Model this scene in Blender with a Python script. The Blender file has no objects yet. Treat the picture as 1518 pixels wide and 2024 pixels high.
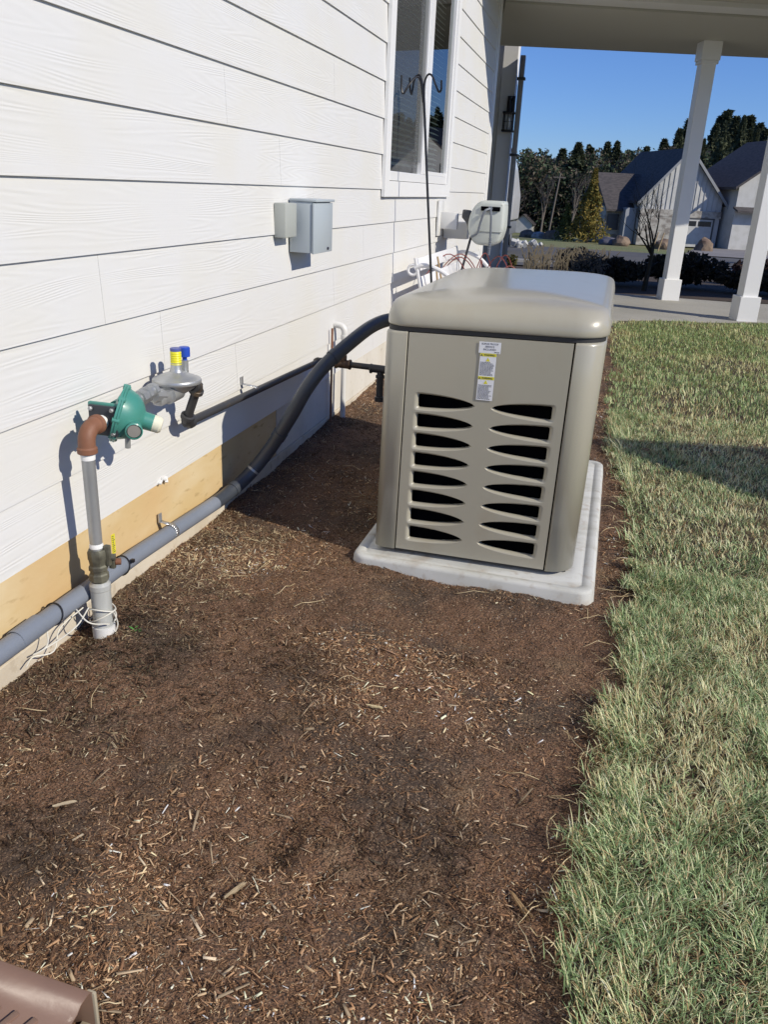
import bpy, bmesh, math, random
import numpy as np
from mathutils import Vector, Matrix, Euler
random.seed(7)
RNG = np.random.default_rng(11)
R = math.radians
SC = bpy.context.scene
COL = SC.collection

# ------------------------------------------------------------------ camera
CAM = Vector((1.26, 0.0, 1.15))
cd = bpy.data.cameras.new("camera"); cam = bpy.data.objects.new("camera", cd); COL.objects.link(cam)
cd.sensor_fit = 'HORIZONTAL'; cd.sensor_width = 36.0; cd.lens = 38.25
cd.clip_start = 0.05; cd.clip_end = 2000
right = Vector((0.96601708, 0.25467012, 0.04420566))
down = Vector((0.13399655, -0.34716298, -0.92818252))
fwd = Vector((-0.22103378, 0.90256357, -0.36949029))
m = Matrix((right, -down, -fwd)).transposed().to_4x4(); m.translation = CAM
cam.matrix_world = m
SC.camera = cam

# ------------------------------------------------------------------ light
SUNV = Vector((1.0, -0.33, 0.69)).normalized()
w = bpy.data.worlds.new("World"); SC.world = w; w.use_nodes = True
nt = w.node_tree
bg = nt.nodes['Background']
sky = nt.nodes.new('ShaderNodeTexSky'); sky.sky_type = 'NISHITA'; sky.sun_disc = False
sky.sun_elevation = math.asin(SUNV.z); sky.sun_rotation = math.atan2(SUNV.x, SUNV.y)
sky.altitude = 100; sky.air_density = 1.0; sky.dust_density = 0.0; sky.ozone_density = 5.0
tn = nt.nodes.new('ShaderNodeMix'); tn.data_type = 'RGBA'; tn.blend_type = 'MULTIPLY'; tn.inputs[0].default_value = 1.0; tn.inputs[7].default_value = (0.50, 0.645, 0.98, 1)
nt.links.new(sky.outputs[0], tn.inputs[6]); nt.links.new(tn.outputs[2], bg.inputs[0]); bg.inputs[1].default_value = 0.145
sd = bpy.data.lights.new("sun", 'SUN'); sd.energy = 4.9; sd.angle = R(0.5); sd.color = (1.0, 0.925, 0.79)
sun = bpy.data.objects.new("sun", sd); COL.objects.link(sun)
sun.rotation_euler = SUNV.to_track_quat('Z', 'Y').to_euler()
SC.view_settings.view_transform = 'Standard'; SC.view_settings.look = 'None'
SC.view_settings.gamma = 1.0; SC.view_settings.use_curve_mapping = False
SC.view_settings.exposure = -0.23
SC.render.resolution_x = 769; SC.render.resolution_y = 1024

# ------------------------------------------------------------------ helpers
def link(o, parent=None):
    COL.objects.link(o)
    if parent is not None: o.parent = parent
    return o
def tag(o, label=None, cat=None, group=None, kind=None):
    if label: o['label'] = label
    if cat: o['category'] = cat
    if group: o['group'] = group
    if kind: o['kind'] = kind
    return o
def thing(name, label, cat, loc=(0, 0, 0), rot=(0, 0, 0), group=None):
    o = bpy.data.objects.new(name, None); o.empty_display_size = 0.1
    o.location = loc; o.rotation_euler = rot; link(o)
    return tag(o, label, cat, group)
def finish(bm, name, mat, parent=None, smooth=35, loc=None):
    bm.normal_update()
    me = bpy.data.meshes.new(name); bm.to_mesh(me); bm.free()
    if smooth:
        me.polygons.foreach_set('use_smooth', [True] * len(me.polygons))
        me.set_sharp_from_angle(angle=R(smooth))
    for mm in (mat if isinstance(mat, (list, tuple)) else [mat]): me.materials.append(mm)
    o = bpy.data.objects.new(name, me)
    if loc is not None: o.location = loc
    return link(o, parent)
def NB(): return bmesh.new()
def box(bm, c, s, bev=0.0, rot=None, seg=2, mi=0):
    t = bmesh.new()
    bmesh.ops.create_cube(t, size=1.0)
    bmesh.ops.scale(t, vec=s, verts=t.verts)
    if bev > 0:
        bmesh.ops.bevel(t, geom=list(t.edges), offset=bev, segments=seg, profile=0.5, affect='EDGES')
    M = Matrix.Translation(c)
    if rot is not None: M = M @ Euler(rot).to_matrix().to_4x4()
    bmesh.ops.transform(t, matrix=M, verts=t.verts)
    merge(bm, t, mi)
def merge(bm, t, mi=0):
    mp = {}
    for v in t.verts: mp[v] = bm.verts.new(v.co)
    for f in t.faces:
        try:
            nf = bm.faces.new([mp[v] for v in f.verts]); nf.material_index = mi
        except ValueError: pass
    t.free()
def bxx(bm, x0, x1, y0, y1, z0, z1, bev=0.0, mi=0):
    box(bm, ((x0+x1)/2, (y0+y1)/2, (z0+z1)/2), (abs(x1-x0), abs(y1-y0), abs(z1-z0)), bev, mi=mi)
def frame_from(d):
    d = d.normalized(); a = Vector((0, 0, 1)) if abs(d.z) < 0.9 else Vector((1, 0, 0))
    u = d.cross(a).normalized(); return u, u.cross(d).normalized()
def cyl(bm, p0, p1, r0, r1=None, n=20, cap=True, mi=0):
    p0, p1 = Vector(p0), Vector(p1); r1 = r0 if r1 is None else r1
    u, v = frame_from(p1-p0); A, B = [], []
    for i in range(n):
        a = 2*math.pi*i/n; d = u*math.cos(a)+v*math.sin(a)
        A.append(bm.verts.new(p0+d*r0)); B.append(bm.verts.new(p1+d*r1))
    for i in range(n):
        f = bm.faces.new((A[i], A[(i+1) % n], B[(i+1) % n], B[i])); f.material_index = mi
    if cap:
        f = bm.faces.new(A[::-1]); f.material_index = mi; f = bm.faces.new(B); f.material_index = mi
def lathe(bm, prof, origin, axis, n=32, mi=0):
    # prof: list of (radius, height along axis)
    o = Vector(origin); ax = Vector(axis).normalized(); u, v = frame_from(ax); rings = []
    for r, h in prof:
        if r < 1e-5: rings.append([bm.verts.new(o+ax*h)]); continue
        rings.append([bm.verts.new(o+ax*h+(u*math.cos(2*math.pi*i/n)+v*math.sin(2*math.pi*i/n))*r) for i in range(n)])
    for a, b in zip(rings[:-1], rings[1:]):
        for i in range(n):
            j = (i+1) % n
            if len(a) == 1 and len(b) == 1: continue
            if len(a) == 1: f = bm.faces.new((a[0], b[j], b[i]))
            elif len(b) == 1: f = bm.faces.new((a[i], a[j], b[0]))
            else: f = bm.faces.new((a[i], a[j], b[j], b[i]))
            f.material_index = mi
def spline(pts, k=8):
    P = [Vector(p) for p in pts]; P = [P[0]*2-P[1]]+P+[P[-1]*2-P[-2]]; out = []
    for i in range(1, len(P)-2):
        for j in range(k):
            t = j/k; a, b, c, d = P[i-1], P[i], P[i+1], P[i+2]
            out.append(0.5*((2*b)+(c-a)*t+(2*a-5*b+4*c-d)*t*t+(3*b-a-3*c+d)*t**3))
    out.append(P[-2]); return out
def tube(bm, pts, r, n=14, cap=True, mi=0):
    pts = [Vector(p) for p in pts]; N = len(pts)
    rr = r if isinstance(r, (list, tuple)) else [r]*N
    t0 = (pts[1]-pts[0]).normalized(); u, _ = frame_from(t0); rings = []
    for i in range(N):
        t = (pts[min(i+1, N-1)]-pts[max(i-1, 0)]).normalized()
        u = (u-t*u.dot(t)).normalized(); v = t.cross(u)
        rings.append([bm.verts.new(pts[i]+(u*math.cos(2*math.pi*k/n)+v*math.sin(2*math.pi*k/n))*rr[i]) for k in range(n)])
    for a, b in zip(rings[:-1], rings[1:]):
        for i in range(n):
            f = bm.faces.new((a[i], a[(i+1) % n], b[(i+1) % n], b[i])); f.material_index = mi
    if cap: bm.faces.new(rings[0][::-1]); bm.faces.new(rings[-1])
def poly(bm, pts, mi=0):
    f = bm.faces.new([bm.verts.new(p) for p in pts]); f.material_index = mi; return f
def prism(bm, pts, off, mi=0):
    a = [bm.verts.new(p) for p in pts]; b = [bm.verts.new(Vector(p)+Vector(off)) for p in pts]; n = len(a)
    fs = [bm.faces.new(a[::-1]), bm.faces.new(b)]+[bm.faces.new((a[i], a[(i+1) % n], b[(i+1) % n], b[i])) for i in range(n)]
    for f in fs: f.material_index = mi
    bmesh.ops.recalc_face_normals(bm, faces=fs)
def copy_tree(o, parent=None):
    c = o.copy(); COL.objects.link(c); c.parent = parent
    for ch in list(o.children): copy_tree(ch, c)
    return c
def np_mesh(name, V, F, mat, cols=None, parent=None, smooth=False, per=4):
    me = bpy.data.meshes.new(name); nV, nF = len(V), len(F)
    me.vertices.add(nV); me.vertices.foreach_set('co', V.astype(np.float32).ravel())
    me.loops.add(nF*per); me.loops.foreach_set('vertex_index', F.astype(np.int32).ravel())
    me.polygons.add(nF); me.polygons.foreach_set('loop_start', np.arange(nF, dtype=np.int32)*per)
    if smooth: me.polygons.foreach_set('use_smooth', np.ones(nF, dtype=bool))
    me.update(calc_edges=True); me.validate()
    if cols is not None:
        at = me.color_attributes.new('tint', 'FLOAT_COLOR', 'POINT')
        c4 = np.ones((nV, 4), np.float32); c4[:, :3] = cols; at.data.foreach_set('color', c4.ravel())
    me.materials.append(mat)
    return link(bpy.data.objects.new(name, me), parent)
# value noise in numpy
_T = np.random.default_rng(3).random((256, 256))
def noise(x, y, s, o=0):
    x = np.asarray(x)/s+o*17.3+500; y = np.asarray(y)/s+o*7.7+500
    i = np.floor(x).astype(int); j = np.floor(y).astype(int); u = x-i; v = y-j
    u = u*u*(3-2*u); v = v*v*(3-2*v); g = lambda a, b: _T[a % 256, b % 256]
    return (g(i, j)*(1-u)+g(i+1, j)*u)*(1-v)+(g(i, j+1)*(1-u)+g(i+1, j+1)*u)*v-0.5

# ------------------------------------------------------------------ materials
def mat(name, color, rough=0.6, metal=0.0, bump=None, var=None, spec=None, coat=0.0, dirt=None):
    """bump=(scale,strength,stretch xyz); var=(scale,color2,lo,hi[,stretch])"""
    M = bpy.data.materials.new(name); M.use_nodes = True; n = M.node_tree.nodes; L = M.node_tree.links
    b = n['Principled BSDF']; b.inputs['Roughness'].default_value = rough; b.inputs['Metallic'].default_value = metal
    if spec is not None: b.inputs['Specular IOR Level'].default_value = spec
    if coat: b.inputs['Coat Weight'].default_value = coat; b.inputs['Coat Roughness'].default_value = 0.16
    tc = n.new('ShaderNodeTexCoord')
    def nz(scale, st=(1, 1, 1), det=5):
        mp = n.new('ShaderNodeMapping'); mp.inputs['Scale'].default_value = st; L.new(tc.outputs['Object'], mp.inputs[0])
        t = n.new('ShaderNodeTexNoise'); t.inputs['Scale'].default_value = scale; t.inputs['Detail'].default_value = det
        L.new(mp.outputs[0], t.inputs['Vector']); return t.outputs['Fac']
    src = None
    cur = (*color, 1)
    base = b.inputs['Base Color']; base.default_value = cur
    def layer(prev, args):
        sc, c2, lo, hi = args[:4]; st = args[4] if len(args) > 4 else (1, 1, 1)
        mr = n.new('ShaderNodeMapRange'); mr.inputs[1].default_value = lo; mr.inputs[2].default_value = hi
        L.new(nz(sc, st), mr.inputs[0])
        mx = n.new('ShaderNodeMix'); mx.data_type = 'RGBA'; L.new(mr.outputs[0], mx.inputs[0])
        if prev is None: mx.inputs[6].default_value = cur
        else: L.new(prev, mx.inputs[6])
        mx.inputs[7].default_value = (*c2, 1); return mx.outputs[2]
    for a in ([] if var is None else (var if isinstance(var, list) else [var])): src = layer(src, a)
    if src is not None: L.new(src, base)
    if bump:
        sc, stg = bump[:2]; st = bump[2] if len(bump) > 2 else (1, 1, 1)
        bp = n.new('ShaderNodeBump'); bp.inputs['Strength'].default_value = stg
        bp.inputs['Distance'].default_value = bump[3] if len(bump) > 3 else 0.002
        L.new(nz(sc, st, 6), bp.inputs['Height']); L.new(bp.outputs[0], b.inputs['Normal'])
    return M
def tint_mat(name, rough=0.8, trans=0.0, gain=1.0):
    M = bpy.data.materials.new(name); M.use_nodes = True; n = M.node_tree.nodes; L = M.node_tree.links
    b = n['Principled BSDF']; b.inputs['Roughness'].default_value = rough
    a = n.new('ShaderNodeAttribute'); a.attribute_name = 'tint'
    L.new(a.outputs['Color'], b.inputs['Base Color'])
    b.inputs['Specular IOR Level'].default_value = 0.3
    if trans:
        tr = n.new('ShaderNodeBsdfTranslucent'); L.new(a.outputs['Color'], tr.inputs[0])
        mx = n.new('ShaderNodeMixShader'); mx.inputs[0].default_value = trans
        L.new(b.outputs[0], mx.inputs[1]); L.new(tr.outputs[0], mx.inputs[2])
        L.new(mx.outputs[0], n['Material Output'].inputs[0])
    return M

# white lap siding with embossed cedar grain
def siding_mat():
    M = mat('siding_paint', (0.80, 0.79, 0.765), 0.55); n = M.node_tree.nodes; L = M.node_tree.links; b = n['Principled BSDF']
    tc = n.new('ShaderNodeTexCoord'); sep = n.new('ShaderNodeSeparateXYZ'); L.new(tc.outputs['Object'], sep.inputs[0])
    # course number offsets the pattern so every board differs
    ad = n.new('ShaderNodeMath'); ad.operation = 'ADD'; ad.inputs[1].default_value = -0.067+1.78; L.new(sep.outputs[2], ad.inputs[0])
    dv = n.new('ShaderNodeMath'); dv.operation = 'DIVIDE'; dv.inputs[1].default_value = 0.1785; L.new(ad.outputs[0], dv.inputs[0])
    fl = n.new('ShaderNodeMath'); fl.operation = 'FLOOR'; L.new(dv.outputs[0], fl.inputs[0])
    ml = n.new('ShaderNodeMath'); ml.operation = 'MULTIPLY'; ml.inputs[1].default_value = 3.37; L.new(fl.outputs[0], ml.inputs[0])
    ay = n.new('ShaderNodeMath'); ay.operation = 'ADD'; L.new(sep.outputs[1], ay.inputs[0]); L.new(ml.outputs[0], ay.inputs[1])
    cb = n.new('ShaderNodeCombineXYZ'); L.new(ay.outputs[0], cb.inputs[1]); L.new(sep.outputs[2], cb.inputs[2])
    mp = n.new('ShaderNodeMapping'); mp.inputs['Scale'].default_value = (1, 0.28, 5.0); L.new(cb.outputs[0], mp.inputs[0])
    nz = n.new('ShaderNodeTexNoise'); nz.inputs['Scale'].default_value = 1.3; nz.inputs['Detail'].default_value = 2; L.new(mp.outputs[0], nz.inputs['Vector'])
    # contour lines of a stretched noise read as grain with cathedrals
    k = n.new('ShaderNodeMath'); k.operation = 'MULTIPLY'; k.inputs[1].default_value = 260.0; L.new(nz.outputs['Fac'], k.inputs[0])
    s = n.new('ShaderNodeMath'); s.operation = 'SINE'; L.new(k.outputs[0], s.inputs[0])
    # patches where the emboss is fainter
    n2 = n.new('ShaderNodeTexNoise'); n2.inputs['Scale'].default_value = 3.0; L.new(cb.outputs[0], n2.inputs['Vector'])
    mr = n.new('ShaderNodeMapRange'); mr.inputs[1].default_value = 0.38; mr.inputs[2].default_value = 0.62; mr.inputs[3].default_value = 0.1; L.new(n2.outputs['Fac'], mr.inputs[0])
    mm = n.new('ShaderNodeMath'); mm.operation = 'MULTIPLY'; L.new(s.outputs[0], mm.inputs[0]); L.new(mr.outputs[0], mm.inputs[1])
    n3 = n.new('ShaderNodeTexNoise'); n3.inputs['Scale'].default_value = 60; mp3 = n.new('ShaderNodeMapping'); mp3.inputs['Scale'].default_value = (1, .08, 1)
    L.new(cb.outputs[0], mp3.inputs[0]); L.new(mp3.outputs[0], n3.inputs['Vector'])
    sm = n.new('ShaderNodeMath'); sm.operation = 'ADD'; L.new(mm.outputs[0], sm.inputs[0]); L.new(n3.outputs['Fac'], sm.inputs[1])
    bp = n.new('ShaderNodeBump'); bp.inputs['Strength'].default_value = 0.42; bp.inputs['Distance'].default_value = 0.0006
    L.new(sm.outputs[0], bp.inputs['Height']); L.new(bp.outputs[0], b.inputs['Normal'])
    # faint yellowing / dust patches
    n4 = n.new('ShaderNodeTexNoise'); n4.inputs['Scale'].default_value = 2.2; L.new(cb.outputs[0], n4.inputs['Vector'])
    mx = n.new('ShaderNodeMix'); mx.data_type = 'RGBA'; mx.inputs[6].default_value = (0.71, 0.71, 0.695, 1); mx.inputs[7].default_value = (0.705, 0.697, 0.655, 1)
    m4 = n.new('ShaderNodeMapRange'); m4.inputs[1].default_value = 0.45; m4.inputs[2].default_value = 0.65; L.new(n4.outputs['Fac'], m4.inputs[0])
    L.new(m4.outputs[0], mx.inputs[0]); L.new(mx.outputs[2], b.inputs['Base Color'])
    return M
m_siding = siding_mat()
m_trim = mat('trim_paint', (0.80, 0.80, 0.785), 0.45, bump=(60, 0.1))
m_vinyl = mat('vinyl_white', (0.82, 0.82, 0.81), 0.3)
m_shadewall = mat('panel_grey', (0.8, 0.8, 0.79), 0.6, bump=(40, 0.15))
m_osb = mat('bare_sheathing', (0.62, 0.455, 0.225), 0.75, var=[(9, (0.68, 0.54, 0.32), 0.4, 0.65, (1, .35, 1)), (45, (0.42, 0.28, 0.12), 0.6, 0.75, (1, .3, 1)), (3, (0.62, 0.43, 0.21), 0.45, 0.7)], bump=(60, 0.3, (1, .3, 1)))
m_conc = mat('footing_concrete', (0.55, 0.48, 0.37), 0.9, var=[(6, (0.62, 0.56, 0.46), 0.4, 0.6), (22, (0.36, 0.29, 0.2), 0.58, 0.8)], bump=(50, 0.5))
m_skirt = mat('parged_wall', (0.68, 0.65, 0.58), 0.85, var=[(5, (0.60, 0.56, 0.48), 0.45, 0.7, (1, 1, .25)), (30, (0.5, 0.45, 0.37), 0.6, 0.8)], bump=(40, 0.4, (1, 1, .2)))
m_bisque = mat('bisque_enamel', (0.385, 0.365, 0.295), 0.34, bump=(420, 0.10, (1, 1, 1), 0.0003), var=[(3, (0.395, 0.37, 0.295), 0.4, 0.7), (70, (0.33, 0.30, 0.23), 0.68, 0.85), (9, (0.37, 0.335, 0.255), 0.56, 0.8, (1, 1, .35))], coat=0.6)
m_black = mat('cavity_shade_black', (0.004, 0.004, 0.005), 1.0, spec=0.0)  # near-black colour stands in for the shade inside openings
m_gasket = mat('rubber_gasket', (0.03, 0.03, 0.032), 0.6)
m_pad = mat('composite_pad', (0.58, 0.585, 0.56), 0.8, var=[(4, (0.46, 0.46, 0.42), 0.45, 0.7, (1, 4, 1)), (26, (0.38, 0.33, 0.27), 0.56, 0.8), (9, (0.34, 0.27, 0.2), 0.62, 0.85)], bump=(30, 0.4, (.2, 3, 1)))
m_steelpaint = mat('grey_enamel', (0.42, 0.47, 0.50), 0.4, bump=(200, 0.08))
m_steelgrey = mat('grey_box', (0.40, 0.42, 0.39), 0.5)
m_galv = mat('galvanised_steel', (0.42, 0.43, 0.43), 0.42, 0.55, var=(18, (0.30, 0.31, 0.31), 0.4, 0.7, (1, 1, .3)), bump=(40, 0.2))
m_cast = mat('cast_aluminium', (0.50, 0.51, 0.51), 0.38, 0.6, var=(14, (0.36, 0.37, 0.37), 0.4, 0.7), bump=(120, 0.25))
m_black_iron = mat('black_iron', (0.055, 0.055, 0.058), 0.45, 0.2, var=[(16, (0.16, 0.11, 0.06), 0.6, 0.75)], bump=(60, 0.3))
m_rust = mat('rusted_iron', (0.20, 0.085, 0.045), 0.6, var=(20, (0.26, 0.12, 0.07), 0.4, 0.7), bump=(60, 0.4))
m_oldvalve = mat('weathered_brass', (0.17, 0.165, 0.12), 0.5, 0.3, var=(25, (0.09, 0.085, 0.065), 0.4, 0.6), bump=(70, 0.4))
m_brass = mat('rusty_tee', (0.22, 0.13, 0.07), 0.6, 0.2, var=(40, (0.09, 0.05, 0.03), 0.45, 0.6), bump=(70, 0.5))
m_green = mat('regulator_green', (0.055, 0.25, 0.20), 0.42, var=(10, (0.08, 0.29, 0.24), 0.4, 0.7), bump=(90, 0.12), coat=0.2)
m_flange = mat('black_flange', (0.03, 0.035, 0.045), 0.5)
m_cream = mat('cream_plastic', (0.75, 0.73, 0.58), 0.45)
m_whiteplastic = mat('white_pvc', (0.72, 0.72, 0.70), 0.35)
m_tape = mat('thread_tape', (0.8, 0.8, 0.78), 0.6)
m_yellow = mat('yellow_plastic', (0.78, 0.72, 0.03), 0.35)
m_bluep = mat('blue_plastic', (0.02, 0.07, 0.45), 0.35)
m_bluepale = mat('blue_cap', (0.10, 0.12, 0.33), 0.4)
m_conduit = mat('grey_conduit', (0.19, 0.215, 0.26), 0.42, var=(12, (0.225, 0.25, 0.295), 0.45, 0.7, (1, .3, 1)), bump=(50, 0.1))
m_flex = mat('flexible_conduit', (0.05, 0.058, 0.072), 0.4, bump=(60, 0.1))
m_lens = mat('sight_glass', (0.25, 0.24, 0.22), 0.15, coat=0.5)
m_wire = mat('white_wire', (0.72, 0.70, 0.62), 0.5)
m_paper = mat('label_white', (0.76, 0.77, 0.80), 0.4)
m_labyel = mat('label_yellow', (0.72, 0.66, 0.04), 0.4)
m_labink = mat('label_ink', (0.05, 0.05, 0.07), 0.5)
m_hook = mat('black_steel', (0.012, 0.012, 0.015), 0.4)
m_bench = mat('white_metal_bench', (0.80, 0.80, 0.80), 0.4)
m_reel = mat('reel_plastic', (0.55, 0.58, 0.54), 0.45, var=(6, (0.5, 0.53, 0.49), 0.4, 0.6))
m_darkgrey = mat('dark_grey_plastic', (0.06, 0.062, 0.065), 0.5)
m_hose = mat('grey_hose', (0.16, 0.18, 0.21), 0.5)
m_brown = mat('brown_vinyl', (0.20, 0.122, 0.088), 0.42, var=[(8, (0.17, 0.105, 0.078), 0.4, 0.7), (60, (0.42, 0.33, 0.26), 0.68, 0.78)], bump=(80, 0.15))
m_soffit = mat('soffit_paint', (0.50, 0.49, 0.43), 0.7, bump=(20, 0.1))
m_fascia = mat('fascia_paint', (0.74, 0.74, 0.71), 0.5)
m_shingle = mat('roof_shingle', (0.055, 0.05, 0.052), 0.9, var=(3, (0.085, 0.075, 0.075), 0.4, 0.6, (1, 1, 4)), bump=(8, 0.6))
m_patio = mat('patio_concrete', (0.40, 0.385, 0.34), 0.9, var=[(1.5, (0.33, 0.32, 0.28), 0.4, 0.65), (60, (0.24, 0.22, 0.19), 0.55, 0.75)], bump=(120, 0.5))
m_asphalt = mat('asphalt', (0.085, 0.083, 0.082), 0.9, var=(0.4, (0.11, 0.105, 0.10), 0.4, 0.65), bump=(60, 0.5, (1, 1, 1), 0.01))
m_farlawn = mat('far_lawn', (0.17, 0.20, 0.07), 0.95, var=[(0.35, (0.22, 0.20, 0.09), 0.4, 0.65), (6, (0.07, 0.08, 0.03), 0.5, 0.7)], bump=(10, 0.8, (1, 1, 1), 0.05))
m_soil = mat('dark_soil', (0.05, 0.036, 0.024), 0.95, var=(3, (0.075, 0.05, 0.032), 0.4, 0.65), bump=(15, 0.8, (1, 1, 1), 0.02))
m_boulder = mat('boulder_rock', (0.14, 0.095, 0.07), 0.9, var=(1.5, (0.26, 0.19, 0.13), 0.4, 0.65), bump=(4, 0.8, (1, 1, 1), 0.08))
m_boulder2 = mat('grey_rock', (0.34, 0.32, 0.30), 0.9, var=(3, (0.2, 0.18, 0.16), 0.45, 0.6), bump=(6, 0.8, (1, 1, 1), 0.05))
m_bark = mat('bark', (0.075, 0.058, 0.045), 0.95, bump=(20, 0.8, (1, 1, .2), 0.01))
m_bark_dark = mat('dark_bark', (0.03, 0.03, 0.026), 0.95, bump=(20, 0.8, (1, 1, .2), 0.01))
m_barkgrey = mat('grey_bark', (0.17, 0.145, 0.125), 0.95)
m_wood = mat('stake_wood', (0.48, 0.34, 0.19), 0.8, bump=(60, 0.4, (1, 1, .1)))
m_canes = mat('rose_cane', (0.20, 0.045, 0.035), 0.6)
m_housewhite = mat('house_white', (0.50, 0.50, 0.485), 0.7, var=(2, (0.44, 0.44, 0.42), 0.45, 0.65))
m_housestone = mat('house_stone', (0.40, 0.385, 0.35), 0.9, var=(1.8, (0.22, 0.20, 0.18), 0.45, 0.6, (1, 1, 2)), bump=(4, 0.6, (1, 1, 1), 0.03))
m_housegrey = mat('house_grey', (0.30, 0.32, 0.35), 0.8)
m_darkglass = mat('dark_glass', (0.02, 0.022, 0.026), 0.12)
m_vanwhite = mat('van_paint', (0.80, 0.81, 0.82), 0.25, coat=0.6)
m_vanblue = mat('van_mark_blue', (0.05, 0.12, 0.42), 0.4)
m_vanline = mat('van_seam', (0.35, 0.36, 0.38), 0.5)
m_blind = mat('blind_white', (0.85, 0.86, 0.82), 0.6)
m_room = mat('room_dark', (0.10, 0.10, 0.095), 0.9)
tm_leaf = tint_mat('needle_foliage', 0.85, 0.15)
tm_grass = tint_mat('grass_blades', 0.42, 0.22)
tm_chip = tint_mat('mulch_chips', 0.85)

def glass_mat(name, col, base, boost):
    M = bpy.data.materials.new(name); M.use_nodes = True; n = M.node_tree.nodes; L = M.node_tree.links
    n.remove(n['Principled BSDF'])
    tr = n.new('ShaderNodeBsdfTransparent'); tr.inputs[0].default_value = (*col, 1)
    gl = n.new('ShaderNodeBsdfGlossy'); gl.inputs['Roughness'].default_value = 0.01
    lw = n.new('ShaderNodeFresnel'); lw.inputs[0].default_value = 1.7
    mr = n.new('ShaderNodeMapRange'); mr.inputs[1].default_value = 0; mr.inputs[2].default_value = 1
    mr.inputs[3].default_value = base; mr.inputs[4].default_value = boost
    L.new(lw.outputs[0], mr.inputs[0])
    mx = n.new('ShaderNodeMixShader'); L.new(mr.outputs[0], mx.inputs[0]); L.new(tr.outputs[0], mx.inputs[1]); L.new(gl.outputs[0], mx.inputs[2])
    L.new(mx.outputs[0], n['Material Output'].inputs[0]); return M
m_glass = glass_mat('coated_glass', (0.66, 0.75, 0.70), 0.22, 0.85)
m_screen = mat('insect_screen', (0.09, 0.095, 0.095), 0.9)
def screen_mat():
    M = bpy.data.materials.new('insect_mesh'); M.use_nodes = True; n = M.node_tree.nodes; L = M.node_tree.links
    b = n['Principled BSDF']; b.inputs['Base Color'].default_value = (0.10, 0.105, 0.10, 1); b.inputs['Roughness'].default_value = 0.7
    b.inputs['Alpha'].default_value = 0.42; return M
m_mesh = screen_mat()

# ------------------------------------------------------------------ terrain
def tz(y):
    y = np.asarray(y, float)
    return np.where(y < 12, 0, np.where(y < 60, -(y-12)*.0365, -1.752-(np.minimum(y, 110)-60)*.031))
def tzf(y): return float(tz(y))
ED = np.array([(-2, 1.42), (.5, 1.41), (.93, 1.395), (1.12, 1.36), (1.3, 1.355), (1.65, 1.405), (2.09, 1.434), (2.5, 1.483), (2.9, 1.473), (3.47, 1.449), (4.18, 1.39), (5.57, 1.396), (9, 1.40)])
def edge(y): return np.interp(y, ED[:, 0], ED[:, 1])+0.075*noise(y, 0, .16, 5)+0.07*noise(y, 0, .055, 6)
def hm(x, y):
    z = 0.026*noise(x, y, .33, 1)+0.012*noise(x, y, .11, 2)+0.008*noise(x, y, .035, 3)
    s = np.clip((y-2.6)/2.0, 0, 1)*np.clip(1-x/0.6, 0, 1); z = z+.045*s
    z = z+0.02*np.exp(-((x-.2)**2/.02+(y-1.9)**2/.5))*0.6
    z = z-0.035*np.exp(-(((x-.80)/.05)**2+((y-1.10)/.05)**2))      # small hole in the mulch
    z = z-0.02*np.exp(-(((x-.04)/.06)**2+((y-1.62)/.08)**2))
    # soil banked a little along the front of the equipment pad
    z = z+0.006*np.exp(-((y-2.27+.06*(x-.6))/.045)**2)*np.clip((x-.6)/.3, 0, 1)*(1+1.2*noise(x, y, .06, 9))
    return z
# one sheet of ground out to the horizon
def grid_sheet(xs, ys, zf, name, mt, keep=None):
    X, Y = np.meshgrid(xs, ys); Z = zf(X, Y); V = np.stack([X, Y, Z], -1).reshape(-1, 3); nx = len(xs)
    i, j = np.meshgrid(np.arange(nx-1), np.arange(len(ys)-1)); a = (j*nx+i).ravel()
    F = np.stack([a, a+1, a+nx+1, a+nx], -1)
    if keep is not None:
        cx = V[F].mean(1); F = F[keep(cx[:, 0], cx[:, 1])]
    return np_mesh(name, V, F, mt, smooth=True)
gx = np.array([-600, -200, -80, -40, -20, -8, 0, 8, 20, 40, 80, 200, 600.]); gy = np.concatenate([[-300, -60, -10, 0, 6], np.arange(12, 112, 4), [150, 300, 900]])
g = grid_sheet(gx, gy, lambda x, y: tz(y)-.10, 'ground', m_farlawn); tag(g, kind='structure')
mb = grid_sheet(np.arange(-.02, 1.66, .008), np.concatenate([np.arange(.25, 3, .009), np.arange(3, 8.2, .02)]), lambda x, y: hm(x, y)+.007*noise(x, y, .018, 14)+.005*noise(x, y, .012, 15)-.004*(x > 1.45), 'mulch_bed', mat('mulch_soil', (0.195, 0.105, 0.058), 0.95,
     var=[(3.3, (0.085, 0.055, 0.036), 0.47, 0.62), (5, (0.27, 0.18, 0.10), 0.58, 0.75), (190, (0.36, 0.25, 0.16), 0.56, 0.68), (300, (0.03, 0.018, 0.012), 0.5, 0.6)], bump=(130, 1.0, (1, 1, 1), 0.012)))
tag(mb, kind='structure')
lw_ = grid_sheet(np.arange(1.30, 9, .06), np.arange(-.5, 10.5, .06), lambda x, y: .004+.02*noise(x, y, .5, 4), 'lawn_soil', m_soil, keep=lambda x, y: x > edge(y)+.03)
tag(lw_, kind='structure')
bm = NB(); poly(bm, [(-3, -1, -.02), (1.5, -1, -.02), (1.5, .35, -.02), (-3, .35, -.02)]); tag(finish(bm, 'bed_soil', m_soil), kind='structure')
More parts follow.
